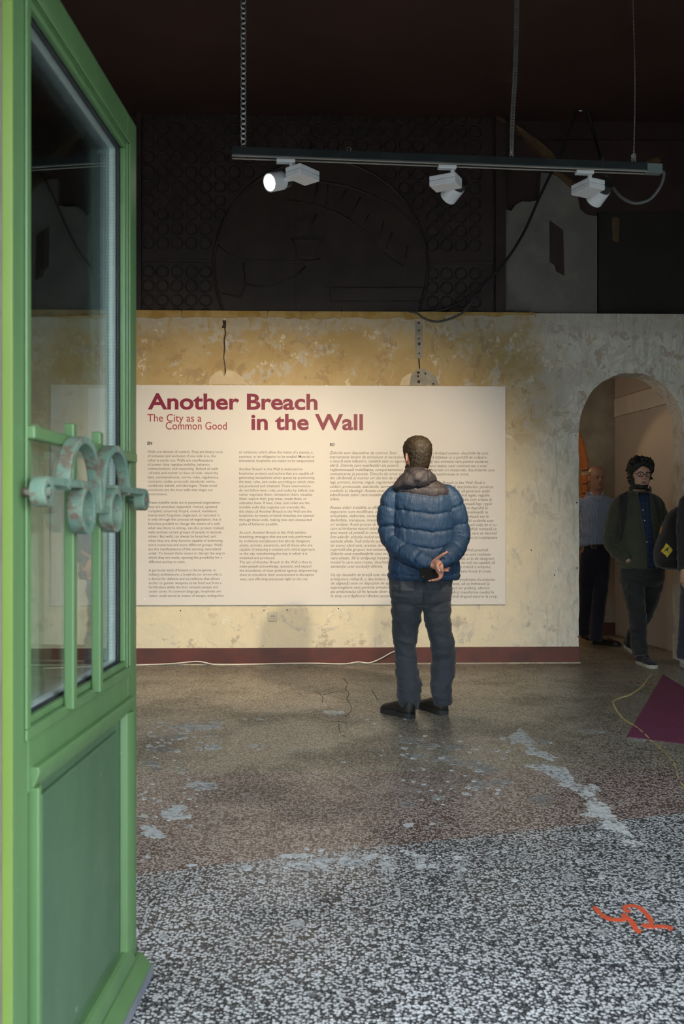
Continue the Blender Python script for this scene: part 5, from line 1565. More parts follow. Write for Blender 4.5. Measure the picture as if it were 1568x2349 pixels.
nl = MB().ball((0,0,0),(.0052,.0022,.0068),10,6).mesh('fingernail', True); nl.transform(Matrix.Translation(P(1007.3,1309,-.318))@Matrix.Rotation(-.35,4,'Y')); link('fingernail', nl, M['nail'], bodyA)
# short hair, ears free, sideburn and beard edge
def hairA(x,y,z,t):
    if t < .10: return 0
    back = sstep(.02,.05,y)*sstep(.13,.20,t)
    side = sstep(.40,.47,t)*sstep(-.045,-.020,y)
    top = sstep(.68,.76,t)
    w = max(back,side,top)
    if abs(x) > .066 and .28 < t < .62 and -.025 < y < .030: w *= sstep(.56,.62,t)    # cut round the ear
    return w
shell(TMA, hairA, lambda x,y,z: .0045+.013*sstep(.08,.20,z), 'hair', M['hair_brown'], A.root, .0040, 95, 2)
shell(TMA, lambda x,y,z,t: sstep(-.02,.03,t)*sstep(.30,.22,t)*sstep(.022,-.012,y), .006, 'beard', M['hair_brown'], A.root, .004, 80, 5)
face_parts(TMA, bodyA, 'hair_brown')
# trousers
tr = MB()
def legc(l): return [tuple(P((a+b)/2,py,dy))+(A.px((b-a)/2), A.px((b-a)/2)*k) for (py,a,b,dy,k) in l]
limb(tr, legc([(1312,892,1036,0,.62),(1335,893,1036,0,.66),(1355,894,1035,-.01,.70),(1370,898,1033,-.01,.62),(1378,915,1015,0,.5)]), 48, 24, None, (1,0,0), sup=2.6)
def wr_l(sd):
    def f(t,a,q,L): return .013*mnoise.fractal((q.x*8+sd,q.y*8,q.z*20+.6*math.sin(a+sd)),1,2,3)*(.4+.8*t)
    return f
limb(tr, legc([(1345,896,966,0,1.05),(1375,896,969,0,1.1),(1400,897,967,0,1.08),(1430,899,962,0,1.05),(1460,902,957,0,1.02),(1490,906,955,.01,1.0),(1520,907,957,0,1.05),(1555,909,961,-.03,1.1),(1580,911,965,-.06,1.12),(1600,914,964,-.085,1.1),(1615,916,960,-.095,1.1),(1626,918,957,-.10,1.05)]), 40, 70, wr_l(1), (1,0,0))
limb(tr, legc([(1345,966,1035,0,1.05),(1375,967,1034,0,1.1),(1400,970,1033,0,1.08),(1430,976,1034,0,1.05),(1460,983,1038,0,1.02),(1490,989,1043,.01,1.0),(1520,991,1045,.02,1.05),(1550,990,1041,.01,1.1),(1572,989,1034,0,1.1),(1590,988,1037,-.01,1.12),(1604,990,1036,-.015,1.1),(1618,993,1034,-.02,1.05)]), 40, 70, wr_l(6), (1,0,0))
tme = fuse(tr, .0058, 2, 'trousers')
warp(tme, lambda co,no: .0075*(.5-np.abs(fbm(co,7,7,15,4.0,3))))
trou = link('trousers', tme, M['slate_cloth'], A.root)
tree = bvh([trou])
patch(A, tree, [((916,1331),(950,1331)),((916,1343),(950,1343)),((916,1353),(950,1355)),((918,1356),(948,1357))], .003, 'back_pocket', M['slate_pocket'], trou, .004)
patch(A, tree, [((976,1331),(1008,1333)),((976,1343),(1009,1343)),((977,1352),(1009,1352))], .003, 'back_pocket', M['slate_cloth'], trou, .004)
sm_ = patch(A, tree, [((969.2,1331),(971,1331)),((969.4,1360),(971,1360)),((969.5,1388),(970.8,1388))], .002, 'seat_seam', M['black_rubber'], trou, .002)
# shoes
h1 = on_floor(944,1648); inv = A.root.matrix_world
def loc(pe, w):
    v = w-pe.root.location; return Matrix.Rotation(YAW,3,'Z')@v
A.root.rotation_euler = (0,0,-YAW)
hl = loc(A, on_floor(946,1649)); hr = loc(A, on_floor(1020,1641)); hl.z = hr.z = 0
shoe(A.root, hl+Vector((0,0,0)), PI+.62, .295, .112, M['black_leather'], M['black_rubber'], high=.115, toe_h=.062, sole_h=.032)
shoe(A.root, hr, PI+.42, .295, .112, M['black_leather'], M['black_rubber'], high=.115, toe_h=.062, sole_h=.032)
# the phone in his hand
pc = A.root.location+Matrix.Rotation(-YAW,3,'Z')@P(985,1317.5,-.292)
ph = thing('mobile_phone', 'black phone held behind the back of the man in blue jacket', 'phone', pc, -YAW)
pm = MB().box((-.066,-.0045,-.036),(.062,.0045,.036)).mesh('phone_body'); pm.transform(Matrix.Rotation(.16,4,'Y')@Matrix.Rotation(.35,4,'Z')@Matrix.Rotation(-.25,4,'X'))
po_ = link('phone_body', pm, M['phone'], ph); b_ = po_.modifiers.new('bevel','BEVEL'); b_.width = .004; b_.segments = 3
lz = MB().ball((.0,0,0),(.006,.0018,.006),12,6).mesh('camera_lens', True); lz.transform(Matrix.Rotation(.16,4,'Y')@Matrix.Rotation(.35,4,'Z')@Matrix.Rotation(-.25,4,'X')@Matrix.Translation((-.046,-.0048,-.022))); link('camera_lens', lz, M['heat_sink'], ph)
# ------------------------------------------------------------------ man in the olive jacket, walking out of the arch
M['olive'] = fabric('olive_jacket_cloth', (.040,.042,.026), (.032,.034,.021), 6, .8, .4, 70)
M['black_cloth'] = fabric('black_cloth', (.008,.008,.009), (.012,.012,.013), 8, .8, .3, 80)
M['strap'] = fabric('black_strap_webbing', (.006,.006,.008), (.010,.010,.012), 30, .7, .4, 160)
def plaid():
    m = mat('navy_plaid_shirt', (.01,.02,.05), .8, 0, .3); t = NT(m); co = t.coord(); X,Y,Z = t.sep(co)
    a = t.step(t.math('ABSOLUTE', t.math('SUBTRACT', t.math('FRACT', t.math('MULTIPLY', X, 30)), .5)), .10, .03)
    b = t.step(t.math('ABSOLUTE', t.math('SUBTRACT', t.math('FRACT', t.math('MULTIPLY', Z, 22)), .5)), .10, .03)
    c = t.mix(t.math('MULTIPLY', t.math('MAXIMUM', a, b), .8), (.009,.016,.040), (.020,.042,.095)); t.color(c); t.bump(t.noise(co,120,3),.2,.002); return m
M['plaid'] = plaid()
M['navy_suede'] = fabric('navy_sneaker_suede', (.007,.008,.016), (.010,.011,.020), 12, .85, .2, 120)
M['cream_sole'] = noisy('cream_rubber_sole', (.42,.40,.32), (.36,.34,.27), 20, .7)
M['button'] = noisy('white_button', (.62,.62,.62), (.56,.56,.56), 60, .3)
M['glasses'] = noisy('dark_red_brown_glasses', (.020,.008,.008), (.035,.014,.010), 30, .2)
def garment_rings(pe, mb, R, n=90, seg=72, e=.86, fold=.006, sd=0, fz=14):
    r = np.array(sorted(R)); pys = np.linspace(r[-1,0], r[0,0], n); rows = []
    for py in pys:
        cx, hw, hd, dy = [np.interp(py, r[:,0], r[:,c]) for c in (1,2,3,4)]
        c = pe.P(cx,py,dy); w = pe.px(hw,dy); ring = []
        for k in range(seg):
            a = 2*PI*k/seg; ca, sa = math.cos(a), math.sin(a)
            q = Vector((c.x+w*math.copysign(abs(ca)**e,ca), c.y+hd*math.copysign(abs(sa)**e,sa), c.z))
            d_ = fold*mnoise.fractal((q.x*9+sd,q.y*9,q.z*fz),1,2,3)
            ring.append(q+Vector((ca,sa,0))*d_)
        rows.append(ring)
    mb.grid(rows, True, True)
def folds(amp, sd, f=22): return lambda t,a,q,L: amp*mnoise.fractal((q.x*f+sd,q.y*f,q.z*f*1.3),1,2,3)
def ctl(pe, l): return [tuple(pe.P(a,b,c))+(pe.px(r,c),pe.px(r2,c)) for (a,b,c,r,r2) in l]

G = Person(7.60, 1468, 'bearded young man in olive jacket and round glasses stepping out of the arch')
jb = MB()
garment_rings(G, jb, [(1304,1471,51,.135,0),(1290,1470,53,.14,0),(1260,1469,52,.138,0),(1220,1467,49,.13,0),(1180,1465,49,.13,0),(1160,1464,51,.125,0),(1148,1463,49,.115,0),(1139,1463,42,.10,0),(1132,1464,30,.085,.01),(1127,1465,22,.070,.02)], fold=.007, sd=3)
AL = ctl(G, [(1436,1145,.0,14,14),(1424,1152,0,16.5,17),(1413,1172,.01,16.5,17),(1405,1200,.03,16,16),(1399,1228,.045,16,16),(1402,1250,.02,15.5,15.5),(1416,1268,-.05,14.5,14.5),(1430,1280,-.11,13,13),(1439,1286,-.135,11.5,11)])
AR_ = ctl(G, [(1490,1147,.0,14,14),(1503,1154,0,16,16),(1512,1174,.0,16,16),(1517,1200,.02,15.5,15.5),(1519,1230,.03,15,15),(1516,1256,.0,14.5,14.5),(1511,1278,-.05,13,13),(1507,1290,-.08,11,11)])
for c,sd in ((AL,1),(AR_,5)): limb(jb, c, 28, 50, folds(.008,sd), (1,0,0))
jG = link('jacket', fuse(jb, .006, 3, 'jacket'), M['olive'], G.root)
warp(jG.data, lambda co,no: .004*fbm(co,16,16,30,2.0,3))
tG = bvh([jG])
# open front: plaid shirt between the zip edges
sh = patch(G, tG, [((1462,1131),(1489,1131)),((1464,1150),(1490,1150)),((1468,1180),(1493,1180)),((1474,1215),(1497,1215)),((1480,1250),(1500,1250)),((1482,1280),(1502,1280)),((1482,1303),(1504,1303))], .004, 'shirt', M['plaid'], G.root, .004, n=24)
def edge(pxs, name, m, r, off=.006, par=None, pe=G, tree=tG):
    C = pe.cam(); pts = []
    for p in catmull([(a,b,0) for a,b in pxs], 24):
        dr = (pe.P(p[0],p[1],0)-C).normalized(); h = tree.ray_cast(C, dr)
        if h[0] is not None: pts.append(h[0]-dr*off)
    return MB().tube(pts, r, 6).build(name, m, par or jG, smooth=True) if len(pts) > 2 else None
edge([(1460,1130),(1463,1150),(1468,1180),(1474,1215),(1480,1250),(1482,1280),(1482,1302)], 'zip_edge', M['olive'], .009)
edge([(1490,1130),(1491,1150),(1494,1180),(1498,1215),(1501,1250),(1503,1280),(1505,1302)], 'zip_edge', M['olive'], .009)
for (x,y) in ((1474,1170),(1478,1194),(1483,1243),(1482.5,1266)):
    C = G.cam(); dr = (G.P(x,y,0)-C).normalized(); h = tG.ray_cast(C, dr)
    if h[0] is not None:
        b = MB().ball((0,0,0),(.0055,.003,.0055),10,6).mesh('button',True); b.transform(Matrix.Translation(h[0]-dr*.008)); link('button', b, M['button'], sh)
# stand collar, folded open
cg = MB()
limb(cg, [tuple(G.P(1467,1140,.03))+(.092,.085), tuple(G.P(1467,1129,.035))+(.094,.082), tuple(G.P(1467,1117,.045))+(.092,.076)], 36, 10, folds(.004,8), (1,0,0), caps=False)
me = cg.mesh('collar', True); bm_ = bmesh.new(); bm_.from_mesh(me)
bmesh.ops.delete(bm_, geom=[v for v in bm_.verts if v.co.y < .01 and -.052 < v.co.x-G.P(1472,1120,0).x < .055], context='VERTS'); bm_.to_mesh(me); bm_.free()
co_g = link('collar', me, M['olive'], jG); co_g.modifiers.new('t','SOLIDIFY').thickness = .012
patch(G, tG, [((1421,1143),(1440,1133)),((1420,1160),(1439,1158)),((1420,1190),(1437,1190)),((1421,1215),(1433,1215)),((1424,1240),(1432,1240))], .006, 'chest_flap', M['olive'], jG, .003)
# skin
gb_ = MB(); TMG = head_place(G.P(1467,1090,-.01), .06, .02, .05, .238)
head_into(gb_, TMG)
nk = TMG@Vector((0,.012,-.05))
limb(gb_, [tuple(nk+Vector((0,0,.06)))+(.052,.056), tuple(nk)+(.054,.056), tuple(G.P(1466,1135,.01))+(.06,.06), tuple(G.P(1466,1160,0))+(.10,.07), tuple(G.P(1468,1250,0))+(.10,.08), tuple(G.P(1470,1300,0))+(.11,.08)], 24, 30)
for c in (AL, AR_): limb(gb_, [tuple(q[:3])+(q[3]*.5,q[4]*.5) for q in c], 14, 30)
_w = Vector(AL[-1][:3]); hand(gb_, _w, (.40,.85,-.30), (.3,-.2,-.6), -1, .15, .80, thumb=[_w, _w+Vector((.02,.03,-.012)), _w+Vector((.04,.055,-.02)), _w+Vector((.05,.075,-.03))])
hand(gb_, Vector(AR_[-1][:3]), (-.3,-.2,-.9), (0,.9,-.1), 1, .25, .95)
bG = link('body', fuse(gb_, .0038, 2, 'body'), M['skin_c'], G.root)
face_parts(TMG, bG, 'hair_black')
def hairG(x,y,z,t):
    top = sstep(-.03,.05,t-(.80-42*x*x)+1.2*max(0,y+.04)+.015*math.sin(x*70)); side = sstep(.30,.42,t)*sstep(-.038,-.016,y); back = sstep(.0,.03,y)*sstep(.12,.2,t)
    return max(top,side,back)
shell(TMG, hairG, lambda x,y,z: .010+.026*sstep(.12,.21,z)+.004*sstep(.05,.075,abs(x)), 'hair', M['hair_black'], G.root, .024, 46, 4)
def beardG(x,y,z,t):
    jaw = sstep(.18,.11,t)*sstep(-.02,.02,t)*sstep(.04,.01,y)
    side = sstep(-.055,-.020,y)*sstep(.035,.005,y)*sstep(.42,.34,t)*sstep(.0,.05,t)
    lipgap = 1-math.exp(-((z-.046)/.013)**2)*sstep(.030,.020,abs(x))*sstep(-.03,-.06,y)
    return max(jaw*lipgap, side)
shell(TMG, beardG, .0035, 'beard', M['hair_black'], G.root, .003, 90, 7, .002)
# round glasses
gl = MB()
for sx in (-1,1):
    gl.tube([(sx*.0335+.0225*math.cos(a), -.1035+.010*abs(math.cos(a))*(1 if math.cos(a)*sx > 0 else .15), .120+.0195*math.sin(a)) for a in [2*PI*i/24 for i in range(25)]], .0026, 6, False)
    gl.tube([(sx*.056,-.094,.124),(sx*.078,-.060,.126),(sx*.083,.0,.124)], .0022, 6)
gl.tube([(-.011,-.1045,.123),(0,-.1075,.1255),(.011,-.1045,.123)], .0024, 6)
me = gl.mesh('glasses', True); me.transform(TMG); link('glasses', me, M['glasses'], G.root)
# trousers
tg_ = MB()
limb(tg_, ctl(G, [(1471,1290,0,49,34),(1471,1310,0,50,36),(1471,1332,0,48,36),(1472,1345,0,38,30)]), 40, 18, None, (1,0,0), sup=2.5)
limb(tg_, ctl(G, [(1450,1312,0,25,30),(1452,1345,-.02,25,29),(1456,1380,-.04,22,25),(1461,1410,-.05,19.5,22),(1463,1440,-.03,18.5,20),(1464,1470,-.03,17.5,18),(1467,1492,-.05,17.5,18),(1468,1503,-.06,17,17)]), 32, 60, folds(.008,2,16), (1,0,0))
limb(tg_, ctl(G, [(1496,1312,0,25,30),(1494,1340,.04,24,27),(1487,1370,.10,22,24),(1480,1398,.17,19,21),(1468,1425,.28,17,18),(1453,1455,.42,15,16),(1444,1476,.52,14,14)]), 32, 60, folds(.008,9,16), (1,0,0))
trG = link('trousers', fuse(tg_, .006, 2, 'trousers'), M['black_cloth'], G.root); warp(trG.data, lambda co,no: .007*(.5-np.abs(fbm(co,8,8,16,2.0,3))))
def locp(pe, w): return Matrix.Rotation(YAW,3,'Z')@(w-pe.root.location)
hf = locp(G, on_floor(1463,1522)); hf.z = 0
shoe(G.root, hf, .16, .29, .105, M['navy_suede'], M['cream_sole'], high=.085, toe_h=.055, sole_h=.030)
hb_ = locp(G, cpt(1433,1486,8.30)); 
shoe(G.root, Vector((hb_.x,hb_.y,.105)), .45, .285, .10, M['navy_suede'], M['cream_sole'], pitch=.38, high=.085, toe_h=.055, sole_h=.030)
# his rucksack: straps and bag
rk_loc = G.root.location.copy()
rk = thing('backpack', 'black backpack on the man in olive jacket, straps over his shoulders', 'backpack', rk_loc, -YAW)
patch(G, tG, [((1424,1134),(1440,1126)),((1420,1145),(1439,1142)),((1420,1165),(1437,1165)),((1421,1185),(1436,1185)),((1421,1205),(1432,1205)),((1420,1222),(1428,1224)),((1417,1240),(1424,1242))], .012, 'shoulder_strap', M['strap'], rk, .010, n=26)
patch(G, tG, [((1497,1133),(1505,1138)),((1500,1146),(1511,1152)),((1504,1162),(1514,1166)),((1508,1180),(1515,1184)),((1510,1200),(1515,1202))], .012, 'shoulder_strap', M['strap'], rk, .010, n=20)
rb2 = MB(); cb = G.P(1467,1200,.235)
limb(rb2, [(cb.x,cb.y,cb.z-.22,.12,.06),(cb.x,cb.y+.01,cb.z-.18,.145,.085),(cb.x,cb.y+.01,cb.z,.15,.095),(cb.x,cb.y,cb.z+.16,.14,.075),(cb.x,cb.y-.01,cb.z+.21,.10,.045)], 32, 24, folds(.006,3), (1,0,0), sup=3.0)
rb2.build('bag', M['strap'], rk, smooth=True)

# ------------------------------------------------------------------ man in the striped blue shirt, inside the arch
def stripes():
    m = mat('blue_striped_shirt', (.2,.28,.42), .75, 0, .3, .1); t = NT(m); co = t.coord(); X,Y,Z = t.sep(co)
    ang = t.math('ADD', X, t.math('MULTIPLY', Y, .3))
    a = t.step(t.math('ABSOLUTE', t.math('SUBTRACT', t.math('FRACT', t.math('MULTIPLY', ang, 95)), .5)), .16, .28)
    t.color(t.mix(a, (.16,.235,.40), (.33,.41,.56))); t.bump(t.noise(co,60,3),.25,.003); return m
M['stripe'] = stripes()
M['navy_cloth'] = fabric('dark_navy_cloth', (.008,.012,.024), (.011,.015,.030), 8, .8, .3, 80)
M['brown_leather'] = fabric('dark_brown_leather', (.018,.011,.008), (.024,.015,.010), 10, .4, .2, 60, 0)
B = Person(8.98, 1364, 'bald man in a striped light blue shirt waiting inside the arch')
sb = MB()
garment_rings(B, sb, [(1256,1362,33,.120,0),(1248,1362,34.5,.130,0),(1225,1362,37,.138,0),(1195,1363,38,.13,0),(1170,1365,38,.12,0),(1155,1367,38,.112,0),(1147,1368,35,.10,0),(1141,1368,29,.086,.0),(1137,1369,20,.070,.01)], fold=.006, sd=7)
BL = ctl(B, [(1340,1149,0,11,12),(1332,1156,0,12.5,13),(1327,1180,.02,11.5,12),(1324,1210,.04,11,11),(1328,1236,.0,10,10),(1337,1254,-.06,8.5,8.5)])
BR = ctl(B, [(1394,1149,0,11,12),(1401,1157,0,12.5,13),(1406,1180,.03,11.5,12),(1408,1208,.05,11,11),(1403,1234,.02,10,10),(1394,1253,-.05,8.5,8.5)])
for c,sd in ((BL,2),(BR,6)): limb(sb, c, 24, 40, folds(.006,sd), (1,0,0))
sB = link('shirt', fuse(sb, .006, 3, 'shirt'), M['stripe'], B.root)
tB = bvh([sB])
edge([(1370,1150),(1370,1180),(1369,1210),(1367,1248)], 'button_placket', M['stripe'], .004, .002, sB, B, tB)
cB = MB()
limb(cB, [tuple(B.P(1368.5,1144,.01))+(.084,.078), tuple(B.P(1368.5,1136,.018))+(.074,.072), tuple(B.P(1368.5,1129,.026))+(.068,.066)], 40, 8, None, (1,0,0), caps=False)
me = cB.mesh('collar', True); bm_ = bmesh.new(); bm_.from_mesh(me)
bmesh.ops.delete(bm_, geom=[v for v in bm_.verts if v.co.y < .0 and abs(v.co.x-B.P(1369,1130,0).x) < .040], context='VERTS'); bm_.to_mesh(me); bm_.free()
cBo = link('collar', me, M['stripe'], sB); cBo.modifiers.new('t','SOLIDIFY').thickness = .008
patch(B, tB, [((1346,1127),(1351,1131)),((1343,1138),(1362,1144)),((1350,1141),(1358,1146))], .012, 'collar_wing', M['stripe'], sB, .006, n=8)
patch(B, tB, [((1379,1131),(1383,1128)),((1377,1146),(1387,1141)),((1378,1149),(1384,1145))], .012, 'collar_wing', M['stripe'], sB, .006, n=8)
bb2 = MB(); TMB = head_place(B.P(1368.5,1096,-.01), .12, .02, -.02, .236)
head_into(bb2, TMB); nk = TMB@Vector((0,.012,-.05))
limb(bb2, [tuple(nk+Vector((0,0,.06)))+(.056,.06), tuple(nk)+(.058,.06), tuple(B.P(1369,1140,.005))+(.06,.062), tuple(B.P(1368,1165,0))+(.10,.07), tuple(B.P(1364,1245,0))+(.10,.08)], 24, 30)
for c in (BL, BR): limb(bb2, [tuple(q[:3])+(q[3]*.55,q[4]*.55) for q in c], 14, 30)
hand(bb2, Vector(BL[-1][:3]), (.35,-.2,-.9), (.4,.9,0), -1, .3, .95)
hand(bb2, Vector(BR[-1][:3]), (-.35,-.2,-.9), (-.4,.9,0), 1, .3, .95)
bB = link('body', fuse(bb2, .0040, 2, 'body'), M['skin_b'], B.root)
face_parts(TMB, bB, 'hair_grey')
shell(TMB, lambda x,y,z,t: sstep(.30,.42,t)*sstep(.78,.66,t)*sstep(-.02,.02,y), .003, 'hair', M['hair_grey'], B.root, .002, 80, 3)
tb2 = MB()
limb(tb2, ctl(B, [(1363,1252,0,34,29),(1363,1275,0,35,31),(1363,1296,0,32,28),(1363,1306,0,24,20)]), 40, 16, None, (1,0,0), sup=2.5)
limb(tb2, ctl(B, [(1379,1272,0,18.5,26),(1379,1310,0,18.5,24),(1376,1350,-.01,17,20),(1372,1390,0,16,18),(1369,1430,.0,15,17),(1366,1463,0,14.5,16),(1365,1471,0,14,15)]), 28, 50, folds(.006,1,16), (1,0,0))
limb(tb2, ctl(B, [(1346,1272,0,18.5,26),(1345,1310,.03,18.5,24),(1343,1350,.08,17,20),(1341,1390,.14,16,18),(1338,1425,.20,14.5,17),(1337,1452,.26,14,16)]), 28, 50, folds(.006,5,16), (1,0,0))
trB = link('trousers', fuse(tb2, .006, 3, 'trousers'), M['navy_cloth'], B.root)
bt2 = MB(); q = B.P(1363,1252,0)
limb(bt2, [(q.x,0,q.z-.018,B.px(36),.134),(q.x,0,q.z+.018,B.px(36),.134)], 48, 4, None, (1,0,0), caps=False)
belt = bt2.build('belt', M['black_leather'], B.root, smooth=True); belt.modifiers.new('t','SOLIDIFY').thickness = .006
qb = B.P(1362,1253,-.142)
MB().tube([(qb.x-.024,qb.y,qb.z-.019),(qb.x+.024,qb.y,qb.z-.019),(qb.x+.024,qb.y,qb.z+.019),(qb.x-.024,qb.y,qb.z+.019),(qb.x-.024,qb.y,qb.z-.019)], .0035, 6).build('buckle', M['steel'], belt)
hB = locp(B, on_floor(1360,1477)); hB.z = 0
shoe(B.root, hB, .85, .29, .10, M['brown_leather'], M['black_rubber'], high=.080, toe_h=.052, sole_h=.022)
hB2 = locp(B, on_floor(1338,1462)); hB2.z = 0
shoe(B.root, hB2, .1, .29, .10, M['brown_leather'], M['black_rubber'], high=.080, toe_h=.052, sole_h=.022)

# ------------------------------------------------------------------ person in black at the right edge
M['black_jacket'] = fabric('black_jacket_cloth', (.007,.009,.011), (.010,.012,.014), 8, .75, .3, 70)
M['dark_denim'] = fabric('dark_denim', (.010,.014,.028), (.014,.019,.036), 14, .85, .3, 160)
M['white_canvas'] = fabric('white_sneaker_canvas', (.66,.66,.70), (.60,.60,.64), 10, .8, .2, 140, 0)
M['white_rubber'] = noisy('white_rubber', (.66,.66,.67), (.60,.60,.61), 20, .5)
M['bag_black'] = fabric('black_backpack_cloth', (.011,.0095,.010), (.015,.013,.013), 8, .8, .3, 90)
M['sign_yellow'] = noisy('yellow_sign_patch', (.62,.47,.020), (.56,.42,.020), 20, .6)
M['sign_black'] = noisy('black_sign_print', (.012,.012,.010), (.016,.016,.014), 20, .6)
M['orange_patch'] = noisy('orange_badge', (.50,.20,.03), (.42,.16,.03), 20, .6)
K = Person(6.98, 1618, 'person in black jacket, dark jeans and white sneakers at the right edge')
kb = MB()
garment_rings(K, kb, [(1312,1612,50,.14,0),(1290,1613,52,.145,0),(1250,1614,52,.145,0),(1200,1616,53,.14,0),(1165,1618,55,.13,0),(1148,1619,52,.12,0),(1136,1620,42,.10,0),(1126,1621,28,.085,0),(1112,1622,22,.08,0)], fold=.007, sd=11)
KL = ctl(K, [(1592,1144,-.02,16,16),(1578,1153,-.03,19,19),(1571,1180,-.03,18.5,18.5),(1568,1215,-.03,17.5,17.5),(1568,1250,-.06,16.5,16.5),(1568,1285,-.11,15,15),(1567,1308,-.14,13,13)])
KR = ctl(K, [(1650,1144,.02,16,16),(1664,1153,.03,19,19),(1672,1180,.03,18.5,18.5),(1676,1215,.03,17.5,17.5),(1676,1250,.0,16.5,16.5),(1672,1285,-.05,15,15),(1670,1308,-.08,13,13)])
for c,sd in ((KL,1),(KR,4)): limb(kb, c, 28, 50, folds(.007,sd), (1,0,0))
limb(kb, ctl(K, [(1622,1132,.05,27,24),(1622,1118,.07,30,24),(1623,1104,.09,26,18)]), 30, 14, folds(.006,8), (1,0,0))
jK = link('jacket', fuse(kb, .006, 3, 'jacket'), M['black_jacket'], K.root)
ks = MB(); TMK = head_place(K.P(1624,1064,-.01), .55, .05, 0, .236)
head_into(ks, TMK); nk = TMK@Vector((0,.012,-.05))
limb(ks, [tuple(nk+Vector((0,0,.06)))+(.054,.056), tuple(nk)+(.055,.056), tuple(K.P(1621,1128,.01))+(.06,.06), tuple(K.P(1618,1160,0))+(.11,.07), tuple(K.P(1614,1290,0))+(.11,.08)], 24, 30)
for c in (KL, KR): limb(ks, [tuple(q[:3])+(q[3]*.55,q[4]*.55) for q in c], 14, 30)
hand(ks, Vector(KL[-1][:3]), (-.02,-.06,-1), (1,.25,0), 1, .30, 1.0)
hand(ks, Vector(KR[-1][:3]), (.02,-.06,-1), (-1,.25,0), -1, .30, 1.0)
bK = link('body', fuse(ks, .0040, 2, 'body'), M['skin_c'], K.root)
face_parts(TMK, bK, 'hair_black')
shell(TMK, lambda x,y,z,t: max(sstep(.68,.78,t), sstep(.26,.36,t)*sstep(-.045,-.025,y), sstep(.0,.03,y)*sstep(.1,.2,t)), lambda x,y,z: .008+.016*sstep(.10,.21,z), 'hair', M['hair_black'], K.root, .010, 40, 4)
tk = MB()
limb(tk, ctl(K, [(1612,1300,0,50,38),(1612,1325,0,50,40),(1612,1350,0,48,38),(1612,1362,0,36,28)]), 40, 16, None, (1,0,0), sup=2.5)
limb(tk, ctl(K, [(1589,1325,0,26,34),(1586,1370,-.02,25,30),(1580,1420,-.02,21,24),(1575,1460,-.01,19,21),(1570,1495,-.01,17.5,18),(1568,1512,-.02,16.5,17)]), 30, 50, folds(.007,3,16), (1,0,0))
limb(tk, ctl(K, [(1636,1325,0,26,34),(1640,1370,.04,25,30),(1645,1420,.10,21,24),(1648,1460,.16,19,21),(1650,1490,.22,17.5,18),(1650,1505,.24,16.5,17)]), 30, 50, folds(.007,6,16), (1,0,0))
trK = link('trousers', fuse(tk, .006, 3, 'trousers'), M['dark_denim'], K.root)
def canvas_shoe(pe, heel, yaw):
    uo, TM = shoe(pe.root, heel, yaw, .30, .108, M['white_canvas'], M['white_rubber'], high=.135, toe_h=.058, sole_h=.032, name='sneaker')
    s_ = MB()
    for sx in (-1,1):       # dark foxing stripe along the sole
        s_.tube([TM@Vector((sx*(.054*np.interp(q,[0,.04,.12,.3,.5,.68,.82,.93,.98,1.0],[.35,.58,.72,.74,.80,.98,1.0,.78,.5,.12])*1.055), -q*.30, .024)) for q in [i/30.0 for i in range(31)]], .0016, 5)
    s_.build('sole_stripe', M['sign_black'], uo)
    for i in range(6):
        q = .40+.055*i; h = np.interp(q,[.30,.42,.55,.72],[.132,.116,.082,.067])
        MB().tube([TM@Vector((-.026,-q*.30,h-.006)), TM@Vector((0,-q*.30-.004,h+.004)), TM@Vector((.026,-q*.30,h-.006))], .0036, 6).build('lace', M['white_rubber'], uo, smooth=True)
        for sx in (-1,1):
            e = MB().tube([TM@Vector((sx*.0365,-q*.30+.004,h-.020)), TM@Vector((sx*.0395,-q*.30+.004,h-.020))], .0034, 8).build('eyelet', M['sign_black'], uo)
hK = locp(K, on_floor(1572,1530)); hK.z = 0
canvas_shoe(K, hK+Vector((.0,.06,.0035)), -.05)
hK2 = locp(K, on_floor(1652,1520)); hK2.z = 0
canvas_shoe(K, hK2, .15)
# rucksack with a kangaroo road-sign patch
kl = K.root.location.copy()
kp = thing('backpack', 'black backpack with a yellow kangaroo sign patch at the right edge', 'backpack', kl, -YAW)
kg = MB()
garment_rings(K, kg, [(1306,1556,30,.07,.25),(1300,1550,44,.11,.25),(1288,1547,46,.125,.25),(1262,1547,45,.130,.25),(1240,1549,41,.128,.25),(1222,1552,37,.12,.25),(1200,1555,33,.11,.25),(1184,1559,29,.10,.25),(1170,1564,22,.08,.25),(1162,1568,14,.05,.25)], n=50, seg=48, e=.7, fold=.004, sd=5)
bagK = kg.build('bag', M['bag_black'], kp, smooth=True, fix=True); tK = bvh([bagK])
sg = patch(K, tK, [((1527,1246),(1530,1248)),((1521,1256.5),(1535,1253)),((1515,1264.5),(1542,1262)),((1521,1270),(1536,1271)),((1526.5,1275),(1532,1275.5)),((1529,1278.5),(1530,1278.5))], .004, 'sign_patch', M['sign_yellow'], kp, .002, n=24)
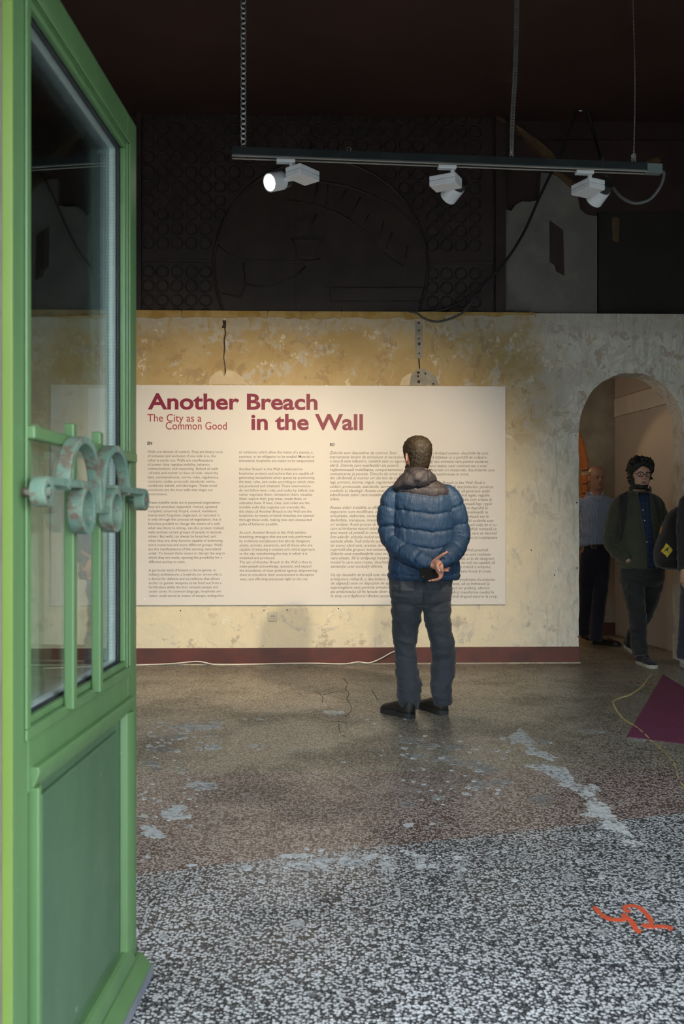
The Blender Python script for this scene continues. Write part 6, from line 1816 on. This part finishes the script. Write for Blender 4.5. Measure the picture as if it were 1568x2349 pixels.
def printed(pxs, name):
    C = K.cam(); v = []
    for (x,y) in pxs:
        dr = (K.P(x,y,0)-C).normalized(); h = tK.ray_cast(C, dr); v.append(h[0]-dr*.0065 if h[0] is not None else K.P(x,y,.0))
    return MB().add(v, [tuple(range(len(v)))]).build(name, M['sign_black'], sg)
Z_ = lambda l: [(1290+a/5.338, 1180+b/5.338) for a,b in l]
kanga = printed(Z_([(1308,408),(1300,414),(1296,424),(1288,434),(1284,446),(1290,452),(1302,466),(1318,474),(1316,478),(1298,472),(1282,458),(1276,446),(1268,440),(1258,446),(1246,458),(1232,464),(1218,466),(1220,461),(1236,456),(1248,444),(1254,430),(1264,420),(1276,414),(1288,412),(1296,408),(1302,402)]), 'kangaroo_print'); tri(kanga)
def printed_text(s, px, py, h, name):
    c = bpy.data.curves.new('tmp','FONT'); c.body = s; c.size = 1; c.align_x = 'CENTER'; c.resolution_u = 2
    o = bpy.data.objects.new('tmp', c); COL.objects.link(o); dg = bpy.context.evaluated_depsgraph_get()
    me = bpy.data.meshes.new_from_object(o.evaluated_get(dg)); pts = [(px+v.co.x*h, py-v.co.y*h) for v in me.vertices]; fs = [tuple(p.vertices) for p in me.polygons]
    bpy.data.objects.remove(o); bpy.data.meshes.remove(me)
    C = K.cam(); v = []
    for (x,y) in pts:
        dr = (K.P(x,y,0)-C).normalized(); hh = tK.ray_cast(C, dr); v.append(hh[0]-dr*.0065 if hh[0] is not None else K.P(x,y,.0))
    MB().add(v, fs).build(name, M['sign_black'], sg)
printed_text('NO', 1529.4, 1254.0, 2.6, 'sign_lettering'); printed_text('KANGAROOS', 1528.6, 1257.2, 2.4, 'sign_lettering'); printed_text('IN', 1527.4, 1269.2, 2.4, 'sign_lettering'); printed_text('AUSTRIA', 1529.4, 1273.0, 2.6, 'sign_lettering')
patch(K, tK, [((1515.5,1207.5),(1518,1207.5)),((1513,1215),(1517,1216)),((1512,1222),(1514,1225))], .004, 'badge', M['orange_patch'], kp, .002, n=8)
kst = bvh([jK])
patch(K, kst, [((1590,1128),(1600,1126)),((1586,1140),(1602,1140)),((1588,1170),(1602,1170)),((1588,1210),(1600,1210)),((1580,1240),(1590,1244))], .010, 'shoulder_strap', M['strap'], kp, .008, n=16)
